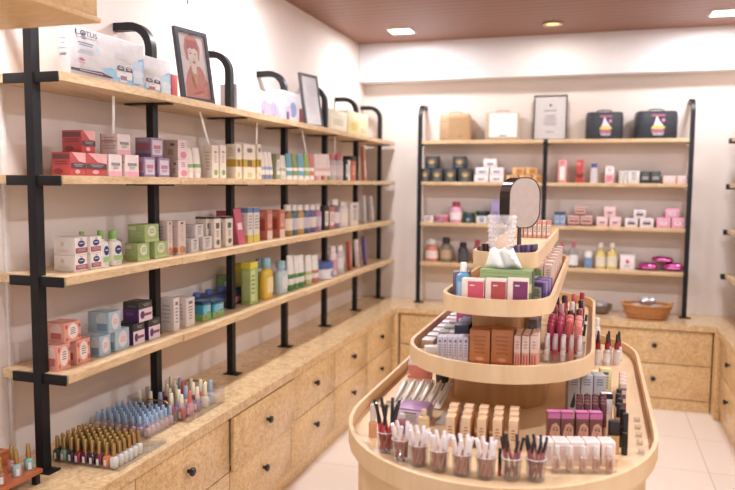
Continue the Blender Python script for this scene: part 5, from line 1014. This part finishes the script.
# tall dark bottles on the outer side
t = thing('foundation_bottle', 'ochre foundation bottle with a square black cap beside the face cartons', 'bottle', (.072, 2.172, T1+.0005), (0, 0, .2))
b = MB(); b.loft([(0, .0155, .012, 5), (.056, .0155, .012, 5)], mat((216, 160, 96), .25), 16); obj('body', b, t)
b = MB(); b.loft([(.0565, .0152, .0118, 5), (.096, .0152, .0118, 5), (.098, .014, .011, 5)], mat((36, 32, 32), .3), 16); obj('cap', b, t)
for k, (x, y, h) in enumerate([(.103, 2.172, .122), (.098, 2.235, .118)]):
    t = thing('mascara', f'tall black mascara tube, {["in front, by the ochre bottle","behind the front one"][k]} on the lowest tier', 'mascara', (x, y, T1+.0005), (0, 0, 0), 'black mascara tubes')
    b = MB(); b.loft([(0, .009, .009), (h*.55, .009, .009)], mat((30, 30, 34), .25), 14); obj('tube', b, t)
    b = MB(); b.loft([(h*.55+.0005, .0086, .0086), (h, .0086, .0086)], mat((36, 36, 40), .2), 14); obj('cap', b, t)
    b = MB(); b.loft([(h*.545, .0094, .0094), (h*.56, .0094, .0094)], mat((190, 160, 110), .2, .8), 14, caps=(False, False)); obj('gold_ring', b, t)
amber = [('amber serum bottle', (206, 130, 60)), ('tan concealer bottle', (222, 170, 120)), ('beige concealer bottle', (226, 190, 150)), ('brown tint bottle', (176, 110, 74))]
for k, (n, c) in enumerate(amber):
    t = thing('cosmetic_bottle', f'slim {n} with black cap behind the mascara tubes', 'bottle', (.090 + .004*(k % 2), 2.31 + .055*k, T1+.0005), (0, 0, 0))
    b = MB(); b.loft([(0, .012, .010, 4), (.062, .012, .010, 4), (.068, .007, .007)], mat(c, .2), 14); obj('body', b, t)
    b = MB(); b.loft([(.0685, .009, .009), (.108, .0088, .0088), (.110, .008, .008)], mat((44, 40, 44), .3), 14); obj('cap', b, t)
# grey kajal boxes with dark eye shapes, a pale yellow pack over them, dropper bottles behind
for k in range(3):
    item('carton', 'carton', -.055 + .042*k, 2.56 + .012*k, T1+.0005, (.040, .05, .128), ((176, 172, 180), 'eyes'), f'grey kajal carton with dark eye stroke, {ORD[k]} counted from the column', 'carton', 'grey kajal cartons', 12)
item('carton', 'carton', .055, 2.49, T1+.0005, (.036, .024, .09), ((232, 232, 236), 'darktop'), 'short white pack with black top beside the grey kajal cartons', 'carton', None, 12)
for k in range(3):
    item('carton', 'carton', -.035 + .045*k, 2.70 + .05*k, T1+.0005, (.042, .03, .098), ((236, 222, 150), 'lines'), f'pale yellow see-through pack, {ORD[k]} behind the grey kajal cartons', 'pack', 'pale yellow packs', 8)
for k in range(4):
    item('carton', 'carton', .112 + .002*k, 2.66 + .062*k, T1+.0005, (.022, .04, .085 - .004*k), ((220, 190, 170), 'rosedark'), f'narrow tan carton, {ORD[k]} in the file along the outer rim', 'carton', 'narrow tan cartons', 5)
for k, (x, y) in enumerate([(.03, 3.26), (.068, 3.27), (.108, 3.28), (.030, 3.33), (.075, 3.34), (.118, 3.35)]):
    t = thing('dropper_bottle', f'clear serum bottle with red band and dark dropper, {["front","rear"][k//3]} row, {ORD[k%3]} from the column', 'bottle', (x, y, T1+.0005), (0, 0, 0), 'red-banded dropper bottles')
    b = MB(); b.loft([(0, .015, .015), (.060, .015, .015), (.068, .008, .008)], mat((222, 206, 206), .15), 16); q = obj('body', b, t)
    l = MB(); l.loft([(.012, .0153, .0153), (.05, .0153, .0153)], mat((240, 236, 238) if k % 2 else (226, 214, 216), .4), 16, caps=(False, False)); obj('label', l, q)
    b = MB(); b.loft([(.0685, .0105, .0105), (.095, .0105, .0105)], mat((176, 40, 44), .25), 14); obj('collar', b, t)
    b = MB(); b.loft([(.0955, .0075, .0075), (.125, .006, .006), (.135, .004, .004)], mat((60, 40, 44), .35), 14); obj('rubber_bulb', b, t)
item('bottle', 'bottle', .02, 3.46, T1+.0005, (.04, .04, .17), ('round', (222, 214, 206), (232, 226, 220), (200, 180, 160)), 'cream white bottle standing behind the dropper bottles', 'bottle')
for k in range(5):
    t = thing('clear_cup', f'small upturned clear cap, {ORD[k]} in the file along the empty outer rim', 'cap', (.150 + .001*k, 2.20 + .075*k, T1+.0005), (0, 0, 0), 'small clear caps along the rim')
    b = MB(); b.loft([(0, .010, .010), (.012, .010, .010), (.012, .0088, .0088), (.0015, .0088, .0088)], CLEAR, 14); obj('cap_wall', b, t)
# left side of the lowest tier
item('carton', 'carton', -.545, 2.262, T1+.0005, (.094, .10, .050), ((206, 186, 208), 'lines'), 'lilac carton lying flat beyond the red glosses', 'carton', None, -4)
b = MB(); b.box(-.047, .047, -.05, .05, 0, .004, mat((176, 120, 176), .35), .001)
o = obj('acrylic_sheet', b, None, (-.545, 2.262, T1+.0515), (0, 0, math.radians(-4))); tag(o, 'violet glossy pack lying on the lilac flat carton', 'pack')
item('bottle', 'bottle', -.492, 2.165, T1+.0005, (.036, .03, .075), ('lotion', (226, 190, 130), (216, 190, 150), (236, 214, 176)), 'squat honey cream bottle in front of the lilac carton', 'bottle')
item('bottle', 'bottle', -.55, 2.12, T1+.0005, (.026, .024, .068), ('round', (170, 100, 110), (206, 196, 200), (150, 80, 100)), 'little berry-coloured bottle behind the second glass cup', 'bottle')
b = MB(); b.box(-.05, .05, -.11, .11, 0, .003, mat((190, 186, 186), .12)); o = obj('mirror_sheet', b, None, (-.425, 2.36, T1+.0005), (0, 0, -.06)); tag(o, 'flat grey glossy sheet lying beside the island column', 'sheet')
# packs of tweezers and lash tools propped in a row
for k in range(6):
    o = thing('tool_pack', f'white blister pack with tool, {ORD[k]} of the slanted row beside the pouch', 'pack', (-.650 + .030*k, 2.37 + .006*k, T1+.006), (math.radians(-62), 0, math.radians(-10)), 'slanted white blister packs')
    b = MB(); b.box(-.013, .013, -.0012, .0012, 0, .13, mat((226, 220, 212), .3), .001); obj('backing_card', b, o)
    b = MB(); b.tube([(0, -.006, .02), (.004, -.008, .08), (0, -.006, .135)], .004, mat((222, 210, 194), .35), 8); obj('tool', b, o)
for k in range(3):
    b = MB(); b.tube([(0, 0, 0), (.12, .035, .0)], .0045, mat((206, 176, 140), .3, .3), 8)
    o = obj('makeup_brush', b, None, (-.70 + .012*k, 2.375 + .045*k, T1+.0055)); tag(o, f'slim tan brush lying near the inner rim, {ORD[k]} from the front', 'brush', 'slim tan brushes lying on the tray')
o = thing('pouch', 'coral and clear pouch standing upright beyond the blister packs', 'pouch', (-.637, 2.72, T1+.001), (0, 0, .1))
b = MB(); b.loft([(0, .045, .018, 2.4), (.03, .05, .02, 2.4), (.085, .045, .01, 3), (.098, .044, .003, 5)], mat((236, 206, 196), .25), 20); q = obj('body', b, o)
l = MB(); l.loft([(.02, .0495, .0215, 2.4), (.07, .047, .015, 2.6)], mat((230, 120, 96), .3), 20, caps=(False, False)); obj('printed_band', l, q)
item('carton', 'carton', -.53, 2.775, T1+.0005, (.05, .035, .088), ((230, 190, 190), 'plainlabel'), 'rosy carton beside the coral pouch', 'carton')
item('jar', 'jar', -.535, 2.66, T1+.0005, (.05, .05, .06), ((70, 64, 66), (60, 56, 58)), 'dark jar in the shade next to the column', 'jar')

# ------------------------------------------------------------------ second tier
sd = [((196, 150, 100), 'tan'), ((186, 140, 90), 'tan'), ((200, 160, 110), 'tan'), ((60, 56, 120), 'navy'), ((70, 66, 130), 'navy'), ((60, 56, 120), 'navy'), ((206, 196, 190), 'grey'), ((210, 150, 170), 'pink')]
item('carton', 'carton', -.530, 2.445, T2+.0005, (.052, .035, .024), ((240, 236, 236), 'plain'), 'white flat case at the rounded front corner of second tier', 'case', None, 20)
for k, (c, n) in enumerate(sd):
    y = 2.53 + .088*k
    t = thing('compact_case', f'white-topped {n} compact, {ORD[k]} along the inner rim of the second tier', 'compact', (-.560, y, T2+.0005), (0, 0, 0), 'white-topped compacts along the rim')
    b = MB(); b.box(-.022, .022, -.03, .03, 0, .026, mat(c, .35), .002); obj('base', b, t)
    b = MB(); b.box(-.0215, .0215, -.0295, .0295, .0265, .032, mat((238, 232, 236), .3), .002); obj('lid', b, t)
for k in range(5):
    item('carton', 'carton', -.508 + .036*(k % 2), 2.55 + .10*(k//2), T2+.0005, (.034, .05, .060), ((168, 164, 160), 'lines'), f'grey carton, {["first pair, inner","first pair, outer","second pair, inner","second pair, outer","single behind"][k]}, behind lavender cartons', 'carton', 'grey cartons behind lavender ones')
for k in range(3):
    item('carton', 'carton', -.432, 2.50 + .066*k, T2+.0005, (.05, .064, .098), ((44, 40, 74), 'plain'), f'tall navy carton, {ORD[k]} in the file behind lavender cartons', 'carton', 'tall navy cartons')
for k in range(5):
    item('carton', 'carton', -.452 - .010*(k % 2), 2.715 + .078*k, T2+.0005, (.075, .07, .108), ((206, 70, 140), 'plainlabel'), f'magenta carton, {ORD[k]} in the file behind the navy cartons', 'carton', 'magenta cartons behind navy ones')
# lip colours on a clear stepped stand
o = thing('clear_stand', 'clear acrylic stand filled with red lip colours on second tier', 'stand', (-.09, 2.60, T2+.0005))
b = MB(); b.box(-.07, .07, -.17, .20, 0, .004, CLEAR); obj('base', b, o)
b = MB(); b.box(-.07, .07, -.174, -.1705, 0, .03, CLEAR); obj('front_panel', b, o)
reds = [('cherry', (176, 30, 60)), ('raspberry', (190, 50, 84)), ('coral', (226, 100, 90)), ('salmon', (230, 126, 110)), ('scarlet', (206, 60, 60))]
for r in range(5):
    for c in range(4):
        nm, col = reds[(c + r*0) % 5] if r else reds[[0, 0, 4, 2, 3][c]]
        t = thing('lip_colour', f'{nm} lip colour, {ORD[c]} from the column in {ORD[r]} rank of the clear stand', 'lip colour', (-.138 + .031*c, 2.61 + .038*r, T2+.005), (0, 0, 0), 'red lip colours in the clear stand')
        b = MB(); b.loft([(0, .0125, .0125, 3), (.045, .0125, .0125, 3), (.048, .008, .008)], mat(col, .2), 12); obj('base', b, t)
        b = MB(); b.loft([(.0485, .0128, .0128, 3), (.090 + .007*((r + c) % 3), .0128, .0128, 3), (.095 + .007*((r + c) % 3), .009, .009, 3)], mat([min(255, v + 12) for v in col], .25), 12); obj('cap', b, t)
for r in range(3):
    for c in range(5):
        t = thing('lip_gloss', f'short gloss with frosted cap, {ORD[c]} from the peach cartons in {ORD[r]} front rank', 'lip gloss', (-.142 + .0265*c, 2.455 + .034*r, T2+.005), (0, 0, 0), 'short glosses in front of the red lip colours')
        col = reds[(c + r) % 5][1] if c % 2 else (232, 206, 196)
        b = MB(); b.loft([(0, .0085, .0085, 3), (.034, .0085, .0085, 3), (.037, .006, .006)], mat(col, .2), 12); obj('base', b, t)
        b = MB(); b.loft([(.0375, .008, .008), (.074, .0075, .0075), (.076, .0065, .0065)], mat((214, 200, 196) if c % 2 == 0 else (190, 170, 168), .15, .2), 12); obj('cap', b, t)
for k in range(3):
    t = thing('eye_pencil', f'black and white pencil standing at the outer rim, {ORD[k]} from the front', 'pencil', (-.052 + .012*k, 2.66 + .13*k, T2+.001), dirrot((.10, .45, 1)), 'black and white pencils at the rim')
    b = MB(); b.loft([(0, .005, .005), (.045, .0055, .0055)], mat((32, 32, 36), .3), 10); obj('barrel', b, t)
    b = MB(); b.loft([(.0455, .0056, .0056), (.058, .0056, .0056)], mat((226, 222, 222), .3), 10); obj('white_band', b, t)
    b = MB(); b.loft([(.0585, .0056, .0056), (.085, .005, .005)], mat((32, 32, 36), .3), 10); obj('cap', b, t)
mix = [((60, 40, 50), 'plum black'), ((200, 60, 70), 'red'), ((236, 214, 206), 'pale'), ((120, 40, 60), 'wine'), ((226, 90, 96), 'coral red'), ((40, 36, 44), 'black'), ((206, 150, 150), 'dusty rose'), ((190, 40, 60), 'deep red')]
for r in range(5):
    for c in range(4):
        col, nm = mix[(r*3 + c*5) % 8]
        t = thing('nail_lacquer', f'{nm} lacquer bottle, {ORD[c]} from the column, {ORD[r]} rank at second tier rear', 'lacquer', (-.152 + .035*c + rr.uniform(-.003, .003), 2.90 + .115*r, T2+.0005), (0, 0, 0), 'assorted lacquer bottles at the rear of second tier')
        b = MB(); b.loft([(0, .0125, .0125, 3), (.048, .0125, .0125, 3), (.054, .007, .007)], mat(col, .18), 12); obj('body', b, t)
        b = MB(); b.loft([(.0545, .0115, .0115, 2.6), (.080 + .008*((r*2 + c) % 4), .0105, .0105, 2.6), (.084 + .008*((r*2 + c) % 4), .008, .008)], mat(mix[(r + c*3 + 2) % 8][0], .2), 12); obj('cap', b, t)
for k in range(5):
    item('carton', 'carton', -.196, 2.55 + .05*k, T2+.0005, (.03, .03, .118), ((206, 204, 204) if k % 2 else (96, 92, 96), 'lines'), f'slim {"pale" if k % 2 else "dark"} carton, {ORD[k]} in the file against the upper column', 'carton', 'slim cartons against the upper column')

# ------------------------------------------------------------------ third tier
o = thing('tissue_box', 'green tissue box with a white tissue pulled up, on third tier', 'tissue box', (-.262, 2.318, T3+.0005))
gb = MB(); gb.box(-.081, .081, -.046, .046, 0, .117, mat((132, 158, 88), .4), .002)
art_on(gb, [('f', 'q', 0, .42, 1, .66, (206, 206, 130)), ('f', 'L', .03, .70, .97, .97, (146, 170, 100), 3), ('f', 'q', 0, 0, 1, .40, (120, 146, 84)), ('r', 'q', 0, 0, 1, 1, (70, 96, 60)), ('t', 'e', .2, .2, .8, .8, (70, 90, 54))], .162, .092, .117)
q = obj('box', gb, o)
ts = MB(); n = 16
vs = []; fs = []
prof = [(0, .010, .060), (.02, .013, .055), (.04, .014, .048), (.06, .012, .042), (.078, .007, .036)]
for z, dy, w in prof:
    for i in range(n + 1):
        u = i/n*2 - 1
        vs.append((-.012 + u*w + z*-.10, dy*math.sin(u*5 + z*30)*.8, .1175 + z*.8 + .004*math.sin(u*7)*(z > .06)))
for j in range(len(prof)-1):
    for i in range(n): a = j*(n+1)+i; fs.append((a, a+1, a+n+2, a+n+1))
ts.add(vs, fs, mat((250, 246, 242), .7), True)
tm = ts.mesh('tissue'); tis = obj('tissue', tm, o)
md = tis.modifiers.new('thickness', 'SOLIDIFY'); md.thickness = .0012
item('carton', 'carton', -.425, 2.42, T3+.0005, (.05, .07, .09), ((110, 96, 116), 'plain'), 'dusky mauve carton beside the tissue box', 'carton')
o = thing('makeup_brush', 'stubby brush with dark tip lying beside the blue bottle on third tier', 'brush', (-.402, 2.34, T3+.062), (0, PI/2, 2.2))
o.location = (-.372, 2.40, T3+.014); b = MB(); b.loft([(0, .013, .013), (.05, .013, .013)], mat((190, 170, 150), .4), 14); obj('handle', b, o)
b = MB(); b.loft([(.0505, .011, .011), (.07, .006, .006)], mat((50, 40, 44), .5), 14); obj('tip', b, o)
for k in range(5):
    item('carton', 'carton', -.170 + .003*k, 2.385 + .034*k, T3+.0005, (.05, .018, .070), ((96, 66, 132) if k % 2 == 0 else (150, 120, 180), 'plainlabel'), f'slanted purple shade carton, {ORD[k]} along the outer side of third tier', 'carton', 'purple shade cartons', -28)
item('carton', 'carton', -.186, 2.56, T3+.0005, (.03, .03, .09), ((110, 140, 60), 'plainlabel'), 'leaf green carton behind the purple shade cartons', 'carton')
for r in range(10):
    for c in range(2):
        item('carton', 'carton', -.190 + .036*c, 2.64 + .088*r, T3+.0005, (.026, .05, .096 + .004*((r + c) % 3)), ((236, 196, 172) if (r + c) % 2 else (222, 168, 146), 'peachlip' if c else 'lines'),
             f'pale peach carton, {ORD[r]} pair from the front, {["inner","outer"][c]} file of third tier', 'carton', 'pale peach cartons along the third tier')

# ------------------------------------------------------------------ top tier
def tumbler():
    b = MB(); N = 72; H = .142; rows = 60; vs = []; fs = []
    for j in range(rows + 1):
        z = H*j/rows; r0 = .035 + .0115*(z/H)**.8
        for i in range(N):
            a = 2*PI*i/N; row = z/H*9
            kn = .0048*abs(math.cos(6*a + (PI/2 if int(row) % 2 else 0)))*abs(math.sin(PI*row)) if .03 < z/H < .99 else 0
            vs.append(((r0+kn)*math.cos(a), (r0+kn)*math.sin(a), z))
    for j in range(9):
        z = H - (H-.010)*j/8; r0 = .032 + .0115*(z/H)**.8
        for i in range(N):
            a = 2*PI*i/N; vs.append((r0*math.cos(a), r0*math.sin(a), z))
    R = rows + 1 + 9
    for j in range(R - 1):
        for i in range(N): fs.append((j*N+i, j*N+(i+1) % N, (j+1)*N+(i+1) % N, (j+1)*N+i))
    fs += [tuple(range(N))[::-1], tuple(range((R-1)*N, R*N))]
    m = bpy.data.materials.new('cut_crystal'); m.use_nodes = True; nt = m.node_tree; nt.nodes.clear()
    out = nt.nodes.new('ShaderNodeOutputMaterial'); pr = nt.nodes.new('ShaderNodeBsdfPrincipled'); tr = nt.nodes.new('ShaderNodeBsdfTransparent')
    pr.inputs['Base Color'].default_value = lin((236, 232, 232)); pr.inputs['Roughness'].default_value = .08; pr.inputs['Specular IOR Level'].default_value = .9
    lw = nt.nodes.new('ShaderNodeLayerWeight'); lw.inputs['Blend'].default_value = .5
    ma = nt.nodes.new('ShaderNodeMath'); ma.operation = 'MULTIPLY_ADD'; ma.inputs[1].default_value = .75; ma.inputs[2].default_value = .12; ma.use_clamp = True
    mx = nt.nodes.new('ShaderNodeMixShader')
    nt.links.new(lw.outputs['Facing'], ma.inputs[0]); nt.links.new(ma.outputs[0], mx.inputs[0]); nt.links.new(tr.outputs[0], mx.inputs[1]); nt.links.new(pr.outputs[0], mx.inputs[2]); nt.links.new(mx.outputs[0], out.inputs[0])
    b.add(vs, fs, m, True)
    return b
o = thing('crystal_tumbler', 'knobbly clear crystal tumbler standing at the front of the top tier', 'tumbler', (-.302, 2.475, T4+.012))
obj('tumbler_wall', tumbler(), o)
b = MB(); b.loft([(-.0115, .020, .020), (-.006, .034, .034), (-.0005, .036, .036)], mat((240, 236, 236), .15), 24); obj('white_foot', b, o)
# tilted round-cornered mirror with a deep dark band
o = thing('vanity_mirror', 'rounded swivel vanity mirror with deep dark metal band, on top tier', 'mirror', (-.285, 2.90, T4+.0005), (0, 0, math.radians(50)))
def rrect(w, h, r, n=8):
    P = []
    for cx, cz, a0 in ((w-r, h-r, 0), (-w+r, h-r, 90), (-w+r, -h+r, 180), (w-r, -h+r, 270)):
        for k in range(n+1): a = math.radians(a0 + 90*k/n); P.append((cx + r*math.cos(a), cz + r*math.sin(a)))
    return P
dk = mat((92, 82, 80), .18, .85)
b = MB(); b.ringwall(rrect(.084, .100, .070), rrect(.080, .096, .066), -.027, .027, dk); b.v = [(x, z, y+.186) for x, y, z in b.v]; obj('metal_band', b, o)
b = MB(); b.prism(rrect(.0795, .0955, .0655), -.026, -.022, mat((214, 206, 204), .03, 1.0)); b.v = [(x, z, y+.186) for x, y, z in b.v]; obj('mirror_glass', b, o)
b = MB(); b.loft([(0, .055, .04), (.006, .055, .04), (.010, .016, .016), (.020, .009, .009), (.0855, .008, .008)], dk, 24); obj('stand', b, o)
for k in range(4):
    item('carton', 'carton', -.374 + .0135*k, 2.46 + .004*k, T4+.0005, (.010, .028, .046), ((74, 44, 40), 'plain'), f'tiny dark brown stick carton, {ORD[k]} beside the crystal tumbler', 'carton', 'tiny dark brown cartons', -10) if k < 1 else item('carton', 'carton', -.385 + .011*k, 2.555 + .002*k, T4+.0005, (.009, .028, .048), ((74, 44, 40), 'plain'), f'tiny dark brown stick carton, {ORD[k]} beside the crystal tumbler', 'carton', 'tiny dark brown cartons', -10)
for k in range(5):
    item('carton', 'carton', -.262 + .0155*k, 2.50 + .016*k, T4+.0005, (.011, .045, .050), ((78, 56, 92) if k % 2 == 0 else (116, 90, 140), 'plain'), f'small purple shade card, {ORD[k]} counted from the crystal tumbler', 'carton', 'small purple shade cards', -16)
for k in range(7):
    item('carton', 'carton', -.345 + .022*k, 3.60 + (.012 if k % 2 else 0), T4+.0005, (.019, .05, .085), ((236, 180, 150) if k % 2 else (222, 140, 130), 'plainlabel'), f'peach and rose pack, {ORD[k]} across the rear of the top tier', 'pack', 'peach and rose packs at the rear of top tier')

# ================================================================== LIGHT
LEDM = mat((255, 248, 242), .5, emit=9.0)
li = 0
for iy, y in enumerate((5.70, 3.70, 1.70, -.40)):
    for ix, x in enumerate((-1.53, .82)):
        nm = f'square white ceiling light panel, {["row above the end wall","second row","third row","row behind the camera"][iy]}, {["long-wall side","opposite side"][ix]}'
        o = thing('ceiling_light', nm, 'ceiling light', (x, y, ZC), (0, 0, 0), 'square ceiling light panels')
        b = MB(); b.ringwall([(-.098, -.098), (.098, -.098), (.098, .098), (-.098, .098)], [(-.086, -.086), (.086, -.086), (.086, .086), (-.086, .086)], -.012, -.0005, WHITE); obj('frame', b, o)
        b = MB(); b.box(-.0855, .0855, -.0855, .0855, -.008, -.004, LEDM); obj('diffuser', b, o)
        L = bpy.data.lights.new('panel_light', 'AREA'); L.shape = 'SQUARE'; L.size = .18; L.energy = (17, 28, 28, 12)[iy]; L.color = (.96, .985, 1.05)
        lo = bpy.data.objects.new('panel_light', L); COL.objects.link(lo); lo.location = (x, y, ZC - .02)
o = thing('downlight', 'small round brass downlight in the ceiling between two square panels', 'ceiling light', (-.357, 5.75, ZC))
b = MB(); b.ringwall([(.075*math.cos(2*PI*k/24), .075*math.sin(2*PI*k/24)) for k in range(24)], [(.052*math.cos(2*PI*k/24), .052*math.sin(2*PI*k/24)) for k in range(24)], -.012, -.0005, GOLD); obj('brass_ring', b, o)
b = MB(); b.loft([(-.006, .051, .051), (-.002, .051, .051)], mat((255, 216, 160), .5, emit=1.5), 24); obj('lamp', b, o)

L = bpy.data.lights.new('downlight_lamp', 'AREA'); L.shape = 'DISK'; L.size = .09; L.energy = 6; L.color = (1, .92, .84)
lo = bpy.data.objects.new('downlight_lamp', L); COL.objects.link(lo); lo.location = (-.357, 5.75, ZC - .02)
w = bpy.data.worlds.new('fill_world'); SC.world = w; w.use_nodes = True  # pale even fill light, added to enter at the open front end
bg = w.node_tree.nodes['Background']; bg.inputs[0].default_value = (.96, .98, 1, 1); bg.inputs[1].default_value = .85

# ================================================================== CAMERA
f, yaw, pit, roll = 722.1151, 0.3055, 0.0854, 0.0088
c, s = math.cos(yaw), math.sin(yaw)
fwd, rt, up = Vector((-s, c, 0)), Vector((c, s, 0)), Vector((0, 0, 1))
f2 = fwd*math.cos(pit) - up*math.sin(pit); u2 = up*math.cos(pit) + fwd*math.sin(pit)
r3 = rt*math.cos(roll) + u2*math.sin(roll); u3 = -rt*math.sin(roll) + u2*math.cos(roll)
cam = bpy.data.cameras.new('camera'); cam.sensor_width = 36; cam.lens = f*36/735; cam.clip_start = .05
co = bpy.data.objects.new('camera', cam); COL.objects.link(co)
M = Matrix((r3, u3, -f2)).transposed().to_4x4(); M.translation = (0, 0, 1.71); co.matrix_world = M
cam.dof.use_dof = True; cam.dof.focus_distance = 2.75; cam.dof.aperture_fstop = 2.0
SC.camera = co
SC.view_settings.view_transform = 'Standard'; SC.view_settings.look = 'None'
SC.view_settings.gamma = 1; SC.view_settings.use_curve_mapping = False
SC.view_settings.exposure = 0.06
SC.cycles.max_bounces = 8; SC.cycles.diffuse_bounces = 5; SC.cycles.transparent_max_bounces = 24; SC.cycles.glossy_bounces = 3
SC.cycles.caustics_reflective = False; SC.cycles.caustics_refractive = False
